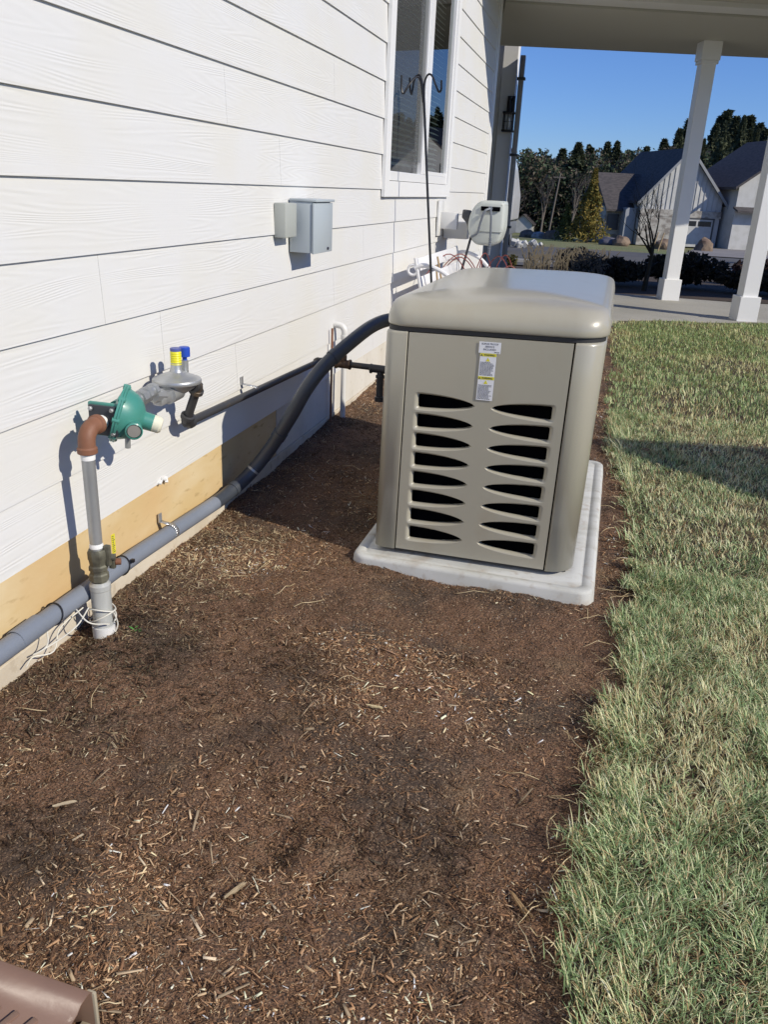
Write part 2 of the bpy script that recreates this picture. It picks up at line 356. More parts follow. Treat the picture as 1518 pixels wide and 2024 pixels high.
# patio, road, kerb, drive
bm = NB(); prism(bm, [(-.6, 7.72, -.08), (9, 12.2, -.08), (9, 12.3, -.08), (2.9, 11.12, -.08), (-.6, 11.2, -.08)], (0, 0, .095)); tag(finish(bm, 'patio', m_patio, smooth=0), kind='structure')
bm = NB(); poly(bm, [(-30, 17.8, tzf(17.8)-.02), (30, 17.8, tzf(17.8)-.02), (30, 37.5, tzf(37.5)-.02), (-30, 39, tzf(39)-.02)]); tag(finish(bm, 'road', m_asphalt), kind='structure')
bm = NB(); prism(bm, [(-30, 17.3, tzf(17.3)-.12), (30, 21.5, tzf(21.5)-.12), (30, 21.9, tzf(21.9)-.12), (-30, 17.7, tzf(17.7)-.12)], (0, 0, .16)); tag(finish(bm, 'kerb', mat('kerb_concrete', (.38, .37, .35), .9), smooth=0), kind='structure')
bm = NB(); poly(bm, [(4.5, 39, tzf(39)+.0), (30, 36, tzf(36)+.0), (30, 67, tzf(67)-.0), (7.6, 67, tzf(67)-.0)]); tag(finish(bm, 'driveway', mat('drive_concrete', (.21, .195, .185), .9, var=(.5, (.26, .24, .225), .4, .6))), kind='structure')
bm = NB(); poly(bm, [(-.6, 11.2, -.03), (9, 12.4, -.03), (12, 17.2, tzf(17.2)-.02), (-6, 17.2, tzf(17.2)-.02), (-6, 11.2, -.03)]); tag(finish(bm, 'planting_bed', m_soil), kind='structure')

# ------------------------------------------------------------------ the house
HW = 8.86      # wall ends here
house = thing('house', 'white lap-sided house wall with a tall white window on the left', 'house', (0, 0, 0))
WY0, WY1, WZ0, WZ1 = 4.80, 6.62, 1.16, 2.86
bm = NB(); courses = []
z = 0.067-0.1785*0; zs = [0.257]+[0.423+0.1785*i for i in range(0, 27)]
joints = {1: [2.76, 6.0], 2: [2.235, 3.9], 3: [1.936, 4.4], 4: [3.598, 7.2], 5: [3.2], 6: [2.723], 7: [3.848], 5.5: []}
jr = random.Random(4)
for ci in range(len(zs)-1):
    z0, z1 = zs[ci], zs[ci+1]+.012
    js = joints.get(ci, [jr.uniform(1, 4), jr.uniform(5, 8)]) if ci else [1.0, 4.66]
    cuts = [-6.0]+sorted(js)+[HW-.13]
    for a, b in zip(cuts[:-1], cuts[1:]):
        segs = [(a+.0006, b-.0006)]
        if z0 > WZ0-.06 and z0 < WZ1+.1:
            out = []
            for s0, s1 in segs:
                if s1 <= WY0 or s0 >= WY1: out.append((s0, s1)); continue
                if s0 < WY0: out.append((s0, WY0))
                if s1 > WY1: out.append((WY1, s1))
            segs = out
        for s0, s1 in segs:
            if s1-s0 < .01: continue
            t = .0085; x0 = 0.003; xb = -.006    # bottom stands proud of the board below
            pts = [(x0+t-.0085, s0, z0), (xb+.0005, s0, z1), (xb-.012, s0, z1), (x0-.009, s0, z0)]
            prism(bm, pts, (0, s1-s0, 0))
finish(bm, 'siding', m_siding, house, smooth=0)
bm = NB(); bxx(bm, -.028, -.016, -6, WY0, .05, 5.2); bxx(bm, -.028, -.016, WY1, HW-.05, .05, 5.2)
bxx(bm, -.028, -.016, WY0, WY1, .05, WZ0); bxx(bm, -.028, -.016, WY0, WY1, WZ1, 5.2); finish(bm, 'wall_core', m_housegrey, house, smooth=0)
bm = NB(); bxx(bm, -.012, -.003, -6, 3.15, .055, .262); o = finish(bm, 'sheathing_strip', m_osb, house, smooth=0); o['label'] = 'bare tan sheathing strip below the siding'
bm = NB(); bxx(bm, -.012, -.001, 3.153, HW-.13, .055, .262); finish(bm, 'skirt', m_skirt, house, smooth=0)
bm = NB(); bxx(bm, -.15, .004, -6, HW-.02, -.25, .052, .004); finish(bm, 'footing', m_conc, house, smooth=0)
bm = NB(); bxx(bm, -.02, .012, HW-.13, HW, .05, 5.0, .002); bxx(bm, -.02, .004, HW-.175, HW-.132, .05, 5.0, .001); bxx(bm, -.14, -.021, HW-.025, HW, .05, 5.0); finish(bm, 'corner_trim', m_trim, house, smooth=0)
bm = NB(); bxx(bm, -5, -.142, HW-.03, HW-.005, .05, 5.0); bxx(bm, -8, -.03, -6.1, -6.0, -.2, 5); bxx(bm, -8.1, -8.0, -6, 14, -.2, 5); finish(bm, 'return_wall', m_housewhite, house, smooth=0)
bm = NB(); poly(bm, [(-8.5, -6.6, 5.0), (.42, -6.6, 5.0), (.42, 9.3, 5.0), (-8.5, 9.3, 5.0)]); prism(bm, [(.42, -6.6, 4.98), (.42, -6.6, 5.2), (-4, -6.6, 7.6), (-8.5, -6.6, 5.2), (-8.5, -6.6, 4.98)], (0, 15.9, 0)); finish(bm, 'roof', m_shingle, house, smooth=0)
# entry wall past the corner, in the porch's shade
bm = NB(); bxx(bm, -4.2, -.36, 11.95, 12.1, 0, 3.2); bxx(bm, -.36, -.17, 11.90, 12.1, 0, 3.2, .004)
for xx in (-.55, -.85, -1.15): bxx(bm, xx-.02, xx+.02, 11.93, 11.949, 0, 3.2)
finish(bm, 'entry_wall', m_shadewall, house, smooth=0)
bm = NB(); bxx(bm, -4.2, -4.1, HW, 12, 0, 3.2); finish(bm, 'recess_wall', m_housewhite, house, smooth=0)

# window
win = NB()
cw = .095
y0, y1, zb = 4.72, 6.70, 1.098
bxx(win, .0005, .022, y0, y0+cw, zb, 2.95, .0015); bxx(win, .0005, .022, y1-cw, y1, zb, 2.95, .0015)
bxx(win, .0007, .020, y0+cw+.001, y1-cw-.001, zb, zb+.085, .0015); bxx(win, .0005, .022, y0+cw+.001, y1-cw-.001, 2.86, 2.95, .0015)
wo = finish(win, 'window', m_trim, house, smooth=0)
fr = NB(); fy0, fy1, fz0, fz1 = y0+cw+.002, y1-cw-.002, zb+.088, 2.858
bxx(fr, -.03, .012, fy0, fy0+.045, fz0, fz1, .003); bxx(fr, -.03, .012, fy1-.045, fy1, fz0, fz1, .003)
bxx(fr, -.03, .012, fy0+.046, fy1-.046, fz0, fz0+.05, .003); bxx(fr, -.03, .012, fy0+.046, fy1-.046, fz1-.05, fz1, .003)
bxx(fr, -.028, .008, 5.70, 5.755, fz0+.051, fz1-.051, .002); bxx(fr, -.02, .013, 5.757, 5.84, fz0+.051, fz1-.051, .002)
bxx(fr, -.02, .009, 5.841, fy1-.046, fz0+.051, fz0+.075, .002)
finish(fr, 'frame', m_vinyl, wo, smooth=0)
gl = NB(); poly(gl, [(-.010, 5.841, fz0+.076), (-.010, fy1-.047, fz0+.076), (-.010, fy1-.047, fz1-.052), (-.010, 5.841, fz1-.052)]); finish(gl, 'glass', m_glass, wo, smooth=0)
gl = NB(); poly(gl, [(-.020, fy0+.047, fz0+.052), (-.020, 5.699, fz0+.052), (-.020, 5.699, fz1-.052), (-.020, fy0+.047, fz1-.052)]); finish(gl, 'glass', m_glass, wo, smooth=0)
sc_ = NB(); poly(sc_, [(-.002, fy0+.047, fz0+.12), (-.002, 5.699, fz0+.12), (-.002, 5.699, fz1-.052), (-.002, fy0+.047, fz1-.052)]); finish(sc_, 'insect_screen', m_mesh, wo, smooth=0)
bl = NB()
for k in range(48):
    zz = fz0+.10+k*.034; box(bl, (-.075, (fy0+fy1)/2, zz), (.034, fy1-fy0-.12, .0015), 0, (0, R(30), 0))
finish(bl, 'blind', m_blind, wo, smooth=0)
rm = NB(); bxx(rm, -.62, -.60, 4.4, 7.0, .9, 3.1); bxx(rm, -.60, -.03, 4.4, 4.42, .9, 3.1); bxx(rm, -.60, -.03, 6.98, 7.0, .9, 3.1); bxx(rm, -.60, -.03, 4.42, 6.98, .9, .92); bxx(rm, -.60, -.03, 4.42, 6.98, 3.08, 3.1)
finish(rm, 'room_recess', m_room, house, smooth=0)
# nails and stapled bits below the siding are left in the sheathing: small clip
cl = NB()
for dy, dz, a in ((0, 0, .3), (.02, .004, -.5), (.035, -.003, .9)): box(cl, (.006, 2.16+dy, .262+dz), (.012, .02, .006), .001, (a, .2, a))
tag(finish(cl, 'cable_clip', m_whiteplastic), 'small white broken cable clip on the lower edge of the siding', 'cable clip')

# porch roof and posts
porch = thing('porch', 'covered porch with a wide shaded beam on square white posts', 'porch', (0, 0, 0))
bm = NB()
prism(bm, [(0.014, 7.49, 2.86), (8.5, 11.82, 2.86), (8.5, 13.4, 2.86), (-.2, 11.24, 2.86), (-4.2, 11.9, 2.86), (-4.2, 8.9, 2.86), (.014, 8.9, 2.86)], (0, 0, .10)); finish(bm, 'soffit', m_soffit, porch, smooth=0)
def line_box(bm, p0, p1, wd, z0, z1, side=1):
    p0 = Vector(p0); p1 = Vector(p1); d = (p1-p0).normalized(); nrm = Vector((-d.y, d.x))*wd*side
    prism(bm, [(p0.x, p0.y, z0), (p1.x, p1.y, z0), (p1.x+nrm.x, p1.y+nrm.y, z0), (p0.x+nrm.x, p0.y+nrm.y, z0)], (0, 0, z1-z0))
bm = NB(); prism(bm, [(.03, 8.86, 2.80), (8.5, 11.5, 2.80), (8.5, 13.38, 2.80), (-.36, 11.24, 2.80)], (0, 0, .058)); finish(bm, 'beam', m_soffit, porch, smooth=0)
bm = NB(); line_box(bm, (.05, 8.55), (8.5, 11.2), .28, 2.82, 2.859, 1); finish(bm, 'trim_board', m_fascia, porch, smooth=0)
bm = NB(); line_box(bm, (.016, 7.47), (8.5, 11.797), .03, 2.80, 3.05, -1); finish(bm, 'fascia', m_fascia, porch, smooth=0)
bm = NB(); prism(bm, [(.016, 7.42, 3.06), (8.5, 11.75, 3.06), (8.5, 13.6, 3.12), (-.2, 11.5, 3.12), (-4.4, 12.2, 3.12), (-4.4, 8.9, 3.12)], (0, 0, .05)); finish(bm, 'roof', m_shingle, porch, smooth=0)
def post(x, y, yaw, z0=0.012, z1=2.80):
    w_ = .158
    def sq(bm, wd, a, b, bev=.004):
        box(bm, (0, 0, (a+b)/2), (wd, wd, b-a), bev)
    bm = NB(); sq(bm, w_, z0, z1); o = finish(bm, 'post', m_trim, porch, smooth=0); o.location = (x, y, 0); o.rotation_euler = (0, 0, R(yaw))
    bm = NB(); sq(bm, w_+.055, z0, z0+.25); finish(bm, 'base_trim', m_trim, o, smooth=0)
    bm = NB(); sq(bm, w_+.055, z1-.19, z1-.001); sq(bm, w_+.035, z1-.225, z1-.191); finish(bm, 'cap_trim', m_trim, o, smooth=0)
post(2.06, 10.9, 15); post(2.735, 9.42, 15)
post(6.6, 11.3, 15)

# lantern, downspout and garden hose reel
ln = thing('wall_lantern', 'black caged wall lantern on the shaded entry wall', 'wall lamp', (-.205, 11.88, 1.90))
bm = NB(); bxx(bm, -.05, .05, 0, .02, .22, .42, .004); bxx(bm, -.012, .012, -.16, 0, .375, .40, .002); tube(bm, spline([(0, -.01, .25), (0, -.08, .24), (0, -.14, .30), (0, -.15, .38)]), .008, 8); finish(bm, 'bracket', m_hook, ln)
bm = NB()
for sx in (-.06, .06):
    for sy in (-.17, -.05): bxx(bm, sx-.006, sx+.006, sy-.006, sy+.006, 0, .2)
bxx(bm, -.075, .075, -.185, -.035, .2, .225, .003); bxx(bm, -.075, .075, -.185, -.035, -.015, .01, .003); bxx(bm, -.004, .004, -.178, -.174, 0, .2); bxx(bm, -.066, .066, -.176, -.173, .1, .106)
cyl(bm, (0, -.11, .225), (0, -.11, .36), .02, .01); finish(bm, 'cage', m_hook, ln)
bm = NB(); lathe(bm, [(0, 0), (.02, 0), (.028, .06), (.02, .12), (0, .14)], (0, -.11, .03), (0, 0, 1), 12); finish(bm, 'bulb', mat('frosted_bulb', (.7, .7, .66), .3), ln)
ds = thing('downspout', 'grey downspout running down the far house corner beside the lantern', 'downspout', (-.10, 11.86, 0))
bm = NB(); bxx(bm, -.032, .032, -.04, .03, .25, 2.78, .006); bxx(bm, -.05, .05, -.055, .0, .02, .26, .01); finish(bm, 'pipe', mat('downspout_grey', (.34, .34, .34), .5), ds)
for zz in (.7, 1.6, 2.5):
    bm = NB(); bxx(bm, -.052, .052, -.056, .04, zz, zz+.03, .002); finish(bm, 'strap', m_darkgrey, ds)

reel = thing('hose_reel', 'pale grey plastic hose reel on a swivel arm behind the generator', 'hose reel', (.235, 6.4, .775))
def rr_prism(bm, pts, y0_, y1_, bev=.02):
    t = bmesh.new(); a = [t.verts.new((p[0], y0_, p[1])) for p in pts]; f = t.faces.new(a)
    r_ = bmesh.ops.extrude_face_region(t, geom=[f]); bmesh.ops.translate(t, vec=(0, y1_-y0_, 0), verts=[v for v in r_['geom'] if isinstance(v, bmesh.types.BMVert)])
    bmesh.ops.recalc_face_normals(t, faces=t.faces)
    if bev: bmesh.ops.bevel(t, geom=list(t.edges), offset=bev, segments=3, profile=.5, affect='EDGES')
    merge(bm, t)
bm = NB(); rr_prism(bm, [(.0, .13), (.012, .21), (.04, .275), (.09, .315), (.255, .315), (.265, .29), (.27, .12), (.245, .03), (.20, .0), (.07, .005), (.025, .05)], -.06, .20, .026); finish(bm, 'housing', m_reel, reel)
bm = NB(); bxx(bm, .095, .235, -.074, -.055, .245, .275, .003); finish(bm, 'slot_shade', m_black, reel)  # black block painted in for the dark of the slot
bm = NB(); bxx(bm, .075, .262, -.066, -.058, .10, .104, .001); finish(bm, 'seam', mat('reel_seam', (.35, .37, .35), .5), reel)
bm = NB(); lathe(bm, [(0, 0), (.016, 0), (.016, .02), (0, .025)], (.165, -.062, .262), (0, -1, 0), 12)
tube(bm, spline([(.165, -.09, .262), (.13, -.12, .24), (.105, -.11, .16), (.085, -.09, .09), (.04, -.06, .06)]), .0085, 10)
tube(bm, spline([(.168, -.09, .258), (.18, -.12, .22), (.185, -.11, .12), (.185, -.10, .06), (.187, -.1, .0), (.186, -.1, -.06)]), .0085, 10)
for k in range(7): lathe(bm, [(.0085, 0), (.013, .004), (.0085, .008)], (.186, -.1, .06-k*.012), (0, 0, -1), 10)
finish(bm, 'hose', m_hose, reel)
bm = NB(); rr_prism(bm, [(-.055, .19), (-.05, .245), (.0, .24), (.03, .21), (.035, .11), (.0, .10), (-.015, .15)], .0, .09, .008); finish(bm, 'swivel_arm', m_darkgrey, reel)
bm = NB(); bxx(bm, -.23, -.215, -.06, .12, .05, .30, .003); bxx(bm, -.215, -.09, .02, .08, .10, .22, .004); finish(bm, 'wall_plate', m_whiteplastic, reel)
hb = NB(); bxx(hb, .012, .20, 6.60, 6.80, .80, .925, .006); hb_o = finish(hb, 'meter_box', m_whiteplastic); tag(hb_o, 'small white box fixed to the siding just left of the hose reel', 'wall box')
bm = NB(); tube(bm, spline([(.27, 6.36, .84), (.25, 6.3, .70), (.23, 6.2, .55), (.21, 6.1, .40), (.25, 6.0, .05)]), .009, 10); tag(finish(bm, 'supply_hose', m_hook), 'thin black hose hanging below the hose reel', 'hose')

# shepherd's hook
sh = NB(); tube(sh, [(.333, 5.0, 0), (.249, 5.0, .74), (.20, 5.0, 1.18), (.153, 5.0, 1.62)], .0072, 10)
for pl in ([(.16, 5.0, 1.56), (.15, 5.0, 1.68), (.165, 5, 1.735), (.19, 5, 1.735), (.215, 5, 1.69), (.235, 5, 1.655), (.25, 4.99, 1.665), (.25, 4.98, 1.71)],
           [(.155, 5.0, 1.58), (.14, 5.0, 1.69), (.12, 5, 1.735), (.095, 5, 1.72), (.085, 5, 1.67), (.08, 5, 1.64), (.072, 4.99, 1.67), (.07, 4.98, 1.72)],
           [(.15, 5.0, 1.60), (.135, 4.98, 1.70), (.115, 4.95, 1.72), (.09, 4.9, 1.68), (.062, 4.88, 1.63), (.05, 4.88, 1.66), (.048, 4.88, 1.72)]):
    tube(sh, spline(pl, 5), .0055, 8)
tag(finish(sh, 'shepherd_hook', m_hook), "slim black shepherd's hook pole standing in front of the window", 'garden hook')

# white slatted bench along the wall
be = thing('garden_bench', 'white slatted metal bench against the wall behind the generator', 'bench', (0, 5.0, 0))
def bslats(bm, pairs):
    for (x, z_, w_) in pairs: box(bm, (x, .72, z_), (.012, 1.36, w_), .003, (0, R(-12), 0))
bm = NB(); bslats(bm, [(.165, .72, .075), (.185, .62, .06), (.205, .52, .07), (.22, .44, .05)]); finish(bm, 'backrest', m_bench, be)
bm = NB()
for k in range(6): box(bm, (.26+k*.065, .72, .40), (.05, 1.36, .014), .003)
finish(bm, 'seat', m_bench, be)
for yy in (.02, 1.42):
    bm = NB(); tube(bm, spline([(.15, yy, .70), (.20, yy, .72), (.27, yy, .71), (.36, yy, .665), (.44, yy, .57), (.49, yy, .42), (.50, yy, .22), (.52, yy, 0)], 6), .014, 10)
    tube(bm, [(.14+.03*math.cos(a), yy, .69+.03*math.sin(a)) for a in np.linspace(0, 6.28, 16)], .009, 8, cap=False)
    finish(bm, 'armrest', m_bench, be)
    bm = NB(); tube(bm, [(.15, yy, .76), (.24, yy, .40), (.16, yy, 0)], .011, 10); finish(bm, 'leg', m_bench, be)
# dry rose canes and canes stuck beside the bench
rc = NB(); rr_ = random.Random(5)
for k in range(22):
    x0, yb = rr_.uniform(.30, .5), rr_.uniform(5.6, 6.4); dx = rr_.uniform(-.35, .35); h = rr_.uniform(.55, .74); dy = rr_.uniform(-.5, .2)
    tube(rc, spline([(x0, yb, 0), (x0+dx*.2, yb+dy*.2, h*.7), (x0+dx*.6, yb+dy*.6, h), (x0+dx, yb+dy, h*.82), (x0+dx*1.25, yb+dy*1.3, h*.5)], 6), .004, 5)
tag(finish(rc, 'rose_bush', m_canes), 'leafless rose bush with arching reddish canes below the hose reel', 'shrub')
for (a, b, lab) in (((.27, 5.1, .77), (.42, 5.3, 0), 'longer of two tan bamboo canes leaning beside the white bench'), ((.265, 5.1, .72), (.33, 5.3, 0), 'shorter bamboo cane leaning beside the white bench')):
    bm = NB(); cyl(bm, b, a, .007, .006, 8); tag(finish(bm, 'bamboo_cane', m_wood), lab, 'cane')

# electrical boxes on the wall
eb = thing('disconnect_box', 'blue-grey electrical box with a lipped lid mounted on the white siding', 'electrical box', (0, 3.29, .885))
bm = NB(); bxx(bm, .004, .10, 0, .23, 0, .198, .003); finish(bm, 'case', m_steelpaint, eb)
bm = NB(); bxx(bm, .101, .110, -.004, .234, -.003, .192, .002); o = finish(bm, 'door', m_steelpaint, eb)
bm = NB(); lathe(bm, [(0, 0), (.006, 0), (.006, .006), (0, .007)], (.110, .17, .012), (1, 0, 0), 10); finish(bm, 'latch', m_labink, o)
bm = NB(); bxx(bm, .004, .118, -.004, .236, .196, .206, .002); finish(bm, 'top_lip', m_steelpaint, eb)
jb = NB(); bxx(jb, .0, .048, 3.13, 3.255, .948, 1.075, .004); tag(finish(jb, 'junction_box', m_steelgrey), 'small flat grey junction box left of the blue-grey electrical box', 'electrical box')

# ------------------------------------------------------------------ gas line
gs = thing('gas_riser', 'gas riser pipe coming out of the mulch, with a rusty elbow on top', 'gas pipe', (.09, 1.68, 0))
bm = NB(); cyl(bm, (0, 0, -.03), (0, 0, .028), .030, n=24); finish(bm, 'white_sleeve', m_whiteplastic, gs)
bm = NB(); lathe(bm, [(.026, .02), (.026, .135), (.0275, .137), (.0275, .150), (.021, .158), (0, .158)], (0, 0, 0), (0, 0, 1), 24); finish(bm, 'plastic_sleeve', mat('clear_sleeve', (.40, .41, .39), .3, var=(20, (.52, .53, .51), .5, .7, (1, 1, .2))), gs)
bm = NB(); lathe(bm, [(0, .150), (.020, .150), (.020, .163), (.0255, .164), (.0255, .180), (.022, .184), (.0215, .19), (.0245, .193), (.0245, .203), (.021, .207), (.0225, .22), (.0245, .226), (.0245, .245), (.022, .25), (0, .25)], (0, 0, 0), (0, 0, 1), 8)
v_ = finish(bm, 'valve', m_oldvalve, gs, smooth=25)
bm = NB(); cyl(bm, (.018, .010, .225), (.040, .020, .225), .009, n=10); bxx(bm, .018, .034, .0, .014, .205, .262, .003); bxx(bm, .020, .036, .016, .028, .19, .225, .003); finish(bm, 'valve_stem', m_oldvalve, v_)
bm = NB(); cyl(bm, (.034, .028, .207), (.046, .034, .207), .009, n=12); finish(bm, 'copper_plug', m_rust, v_)
bm = NB(); lathe(bm, [(.0175, .255), (.0175, .262), (.0155, .268), (.0155, .27)], (0, 0, 0), (0, 0, 1), 20); finish(bm, 'thread_tape', m_tape, gs); bm = NB(); lathe(bm, [(.0175, .493), (.018, .505), (.0165, .51)], (0, 0, 0), (0, 0, 1), 20)
finish(bm, 'thread_tape', m_tape, gs)
bm = NB(); cyl(bm, (0, 0, .25), (0, 0, .515), .0158, .0165, 24); finish(bm, 'riser_pipe', m_galv, gs)
bm = NB(); pts = [(0, .035*(1-math.cos(a)), .535+.035*math.sin(a)) for a in np.linspace(0, math.pi/2, 9)]
tube(bm, [(0, 0, .512)]+pts+[(0, .052, .57)], .021, 20); lathe(bm, [(.021, 0), (.0245, .002), (.0245, .014), (.021, .018)], (0, 0, .508), (0, 0, 1), 20); lathe(bm, [(.021, 0), (.0245, .002), (.0245, .014), (.021, .016)], (0, .04, .57), (0, 1, 0), 20)
finish(bm, 'elbow', m_rust, gs)
bm = NB(); cyl(bm, (0, .05, .57), (0, .075, .57), .0175); finish(bm, 'nipple_tape', m_tape, gs)
wl = NB(); wpts = []
for k in range(40):
    a = k/40*2*math.pi*2.6; wpts.append((.09+.034*math.cos(a), 1.68+.033*math.sin(a), .045+.0012*k+.012*math.sin(a*1.3)))
tube(wl, spline(wpts, 2), .0019, 6)
tube(wl, spline([(.12, 1.66, .045), (.10, 1.60, .08), (.03, 1.62, .115), (.02, 1.55, .10), (.05, 1.50, .06), (.03, 1.47, .045), (.05, 1.53, .05), (.08, 1.58, .075), (.07, 1.65, .09)]), .0019, 6)
tube(wl, spline([(.05, 1.655, .085), (.03, 1.58, .06), (.05, 1.52, .03), (.02, 1.48, .03), (.03, 1.44, .028)]), .0019, 6)
tube(wl, spline([(.124, 1.68, .07), (.126, 1.69, .03), (.115, 1.68, .0), (.10, 1.66, -.01)]), .0019, 6)
tag(finish(wl, 'tracer_wire', m_wire), 'thin white tracer wire coiled loosely round the foot of the gas riser', 'wire')
# green first regulator
gr = thing('gas_regulator', 'green dome-shaped gas regulator with a round sight glass', 'gas regulator', (.09, 1.77, .572))
bm = NB(); box(bm, (0, -.012, 0), (.078, .010, .078), .004); finish(bm, 'inlet_flange', m_flange, gr)
for sx in (-.03, .03):
    for sz in (-.03, .03):
        bm = NB(); lathe(bm, [(0, .007), (.0045, .007), (.006, .004), (.006, 0), (0, 0)], (sx, -.017, sz), (0, -1, 0), 6); finish(bm, 'bolt', m_galv, gr, smooth=20)
bm = NB(); box(bm, (-.003, .0, 0), (.088, .012, .088), .005); box(bm, (-.005, .03, 0), (.05, .06, .05), .012); lathe(bm, [(0, 0), (.028, 0), (.028, .02), (.024, .025), (.024, .05), (0, .05)], (0, .055, .008), (0, 1, .12), 20)
finish(bm, 'body', m_green, gr)
ax = Vector((.86, .36, -.30)).normalized()
bm = NB(); lathe(bm, [(0, -.012), (.04, -.012), (.066, -.004), (.077, -.003), (.077, .0015), (.075, .002), (.075, .0035), (.077, .004), (.077, .008), (.068, .010), (.065, .020), (.059, .034), (.049, .047), (.037, .056), (.027, .061), (.0235, .064), (.0225, .088), (.019, .09), (0, .09)], Vector((.012, .042, .008)), ax, 40)
u_, v2 = frame_from(ax)
for k in range(8):
    a = 2*math.pi*k/8; c_ = Vector((.012, .042, .008))+(u_*math.cos(a)+v2*math.sin(a))*.071
    lathe(bm, [(.007, -.006), (.007, .010), (.004, .0125), (0, .0125)], c_, ax, 10)
dome = finish(bm, 'diaphragm_dome', m_green, gr, smooth=40)
bm = NB(); lathe(bm, [(.0225, .086), (.0225, .104), (.017, .111), (0, .112)], Vector((.012, .042, .008)), ax, 24); finish(bm, 'cream_cap', m_cream, dome)
vx = Vector((.55, -.78, -.05)).normalized()
bm = NB(); lathe(bm, [(.0, 0), (.022, 0), (.022, .042), (.019, .044), (.0185, .040)], Vector((.055, .031, -.020)), vx, 24); finish(bm, 'gauge_housing', m_green, gr)
bm = NB(); lathe(bm, [(.0185, .038), (.016, .0415), (0, .0425)], Vector((.055, .031, -.020)), vx, 24); finish(bm, 'sight_glass', m_lens, gr)
bm = NB(); cyl(bm, (.03, .045, -.055), (.028, .045, -.085), .007, n=12); finish(bm, 'vent', m_galv, gr)
bm = NB(); poly(bm, [(-.012, -.010, 0), (.012, -.010, 0), (.012, .010, 0), (-.012, .010, 0)]); st = finish(bm, 'sticker', m_paper, dome, smooth=0)
sdir = (u_*.0+Vector((.25, -.55, .85))).normalized(); nn = (ax*.75+(sdir-ax*sdir.dot(ax)).normalized()*.66).normalized()
st.location = Vector((.012, .042, .008))+ax*.0385+(sdir-ax*sdir.dot(ax)).normalized()*.046; st.rotation_euler = nn.to_track_quat('Z', 'Y').to_euler()
# union to the second regulator
un = thing('pipe_union', 'short galvanised pipe union between the green and the silver regulator', 'pipe fitting', (.092, 1.88, .586))
bm = NB(); cyl(bm, (0, -.02, -.003), (0, .13, .012), .0165, n=20); lathe(bm, [(.0165, 0), (.0225, .002), (.0225, .022), (.019, .024), (.019, .03), (.0225, .032), (.0225, .046), (.0165, .05)], (0, .045, .003), (0, 1, .1), 8); lathe(bm, [(.0165, 0), (.021, .002), (.021, .016), (.0165, .018)], (0, .112, .010), (0, 1, .1), 8); finish(bm, 'pipe', m_galv, un, smooth=25)
# silver second regulator
sr = thing('gas_regulator', 'silver disc-shaped gas regulator with a yellow cap on top', 'gas regulator', (.095, 2.135, .598))
bm = NB(); lathe(bm, [(0, -.032), (.03, -.032), (.046, -.022), (.058, -.012), (.063, -.006), (.070, -.005), (.071, -.001), (.071, .003), (.069, .0065), (.062, .007), (.054, .013), (.035, .020), (.020, .026), (.0165, .036), (.0155, .052), (0, .052)], (0, 0, 0), (0, 0, 1), 44); finish(bm, 'disc_body', m_cast, sr, smooth=45)
bm = NB(); box(bm, (0, -.085, -.032), (.036, .075, .036), .010); cyl(bm, (0, -.14, -.014), (0, -.09, -.026), .020, n=8); cyl(bm, (0, -.06, -.032), (0, .0, -.03), .026, n=16); cyl(bm, (0, .0, -.035), (.02, .085, -.018), .014, n=12); finish(bm, 'valve_body', m_cast, sr)
bm = NB(); lathe(bm, [(.0155, .040), (.0155, .086), (.0145, .088), (0, .088)]+[], (0, 0, 0), (0, 0, 1), 24)
for k in range(6): lathe(bm, [(.0155, 0), (.0165, .002), (.0155, .004)], (0, 0, .046+k*.0065), (0, 0, 1), 24)
finish(bm, 'yellow_cap', m_yellow, sr)
bm = NB(); lathe(bm, [(.0155, .0855), (.0158, .093), (.014, .095), (0, .0945)], (0, 0, 0), (0, 0, 1), 24); finish(bm, 'blue_lid', m_bluepale, sr)
bm = NB(); cyl(bm, (.004, .045, .01), (.004, .045, .052), .010, n=16); finish(bm, 'vent_stub', m_cast, sr)
bm = NB(); lathe(bm, [(0, .05), (.007, .05), (.007, .060), (.0165, .063), (.0165, .088), (.014, .091), (0, .092)], (.004, .045, 0), (0, 0, 1), 20); finish(bm, 'blue_cap', m_bluep, sr)
# black drop, elbow and line along the wall to the generator
gp = thing('gas_line', 'black iron gas line along the lower siding running to the generator', 'gas pipe', (0, 0, 0))
def elbow(bm, c, d0, d1, r=.019, n=16):
    c = Vector(c); d0 = Vector(d0).normalized(); d1 = Vector(d1).normalized(); L_ = .032
    p0 = c+d0*L_; p1 = c+d1*L_; pts = [p0*(1-t)**2+c*2*t*(1-t)+p1*t*t for t in np.linspace(0, 1, 9)]
    tube(bm, pts, r, n)
    for p, d in ((p0, d0), (p1, d1)): lathe(bm, [(r, -.012), (r+.0035, -.010), (r+.0035, .002), (r*.8, .004)], p, d, n)
e1 = Vector((.118, 2.225, .572)); e2 = Vector((.052, 2.255, .432)); c3 = Vector((.05, 3.42, .413)); c4 = Vector((.07, 3.50, .405))
for q in ((e1, (-.15, -1, -.0), e2-e1, .019), (e2, e1-e2, (0, 1, -.01), .019), (c4, (0, -1, 0), (1, .0, -.03), .018)):
    bm = NB(); elbow(bm, *q); finish(bm, 'elbow_fitting', m_black_iron, gp)
bm = NB(); cyl(bm, e1, e2, .0138); cyl(bm, e2, c4, .0132); cyl(bm, c4, (.72, 3.53, .385), .0135); finish(bm, 'pipe', m_black_iron, gp)
bm = NB(); tx = .178; cyl(bm, (tx-.035, 3.505, .402), (tx+.035, 3.507, .400), .0195, n=16); cyl(bm, (tx, 3.506, .40), (tx, 3.506, .44), .0175, n=16)
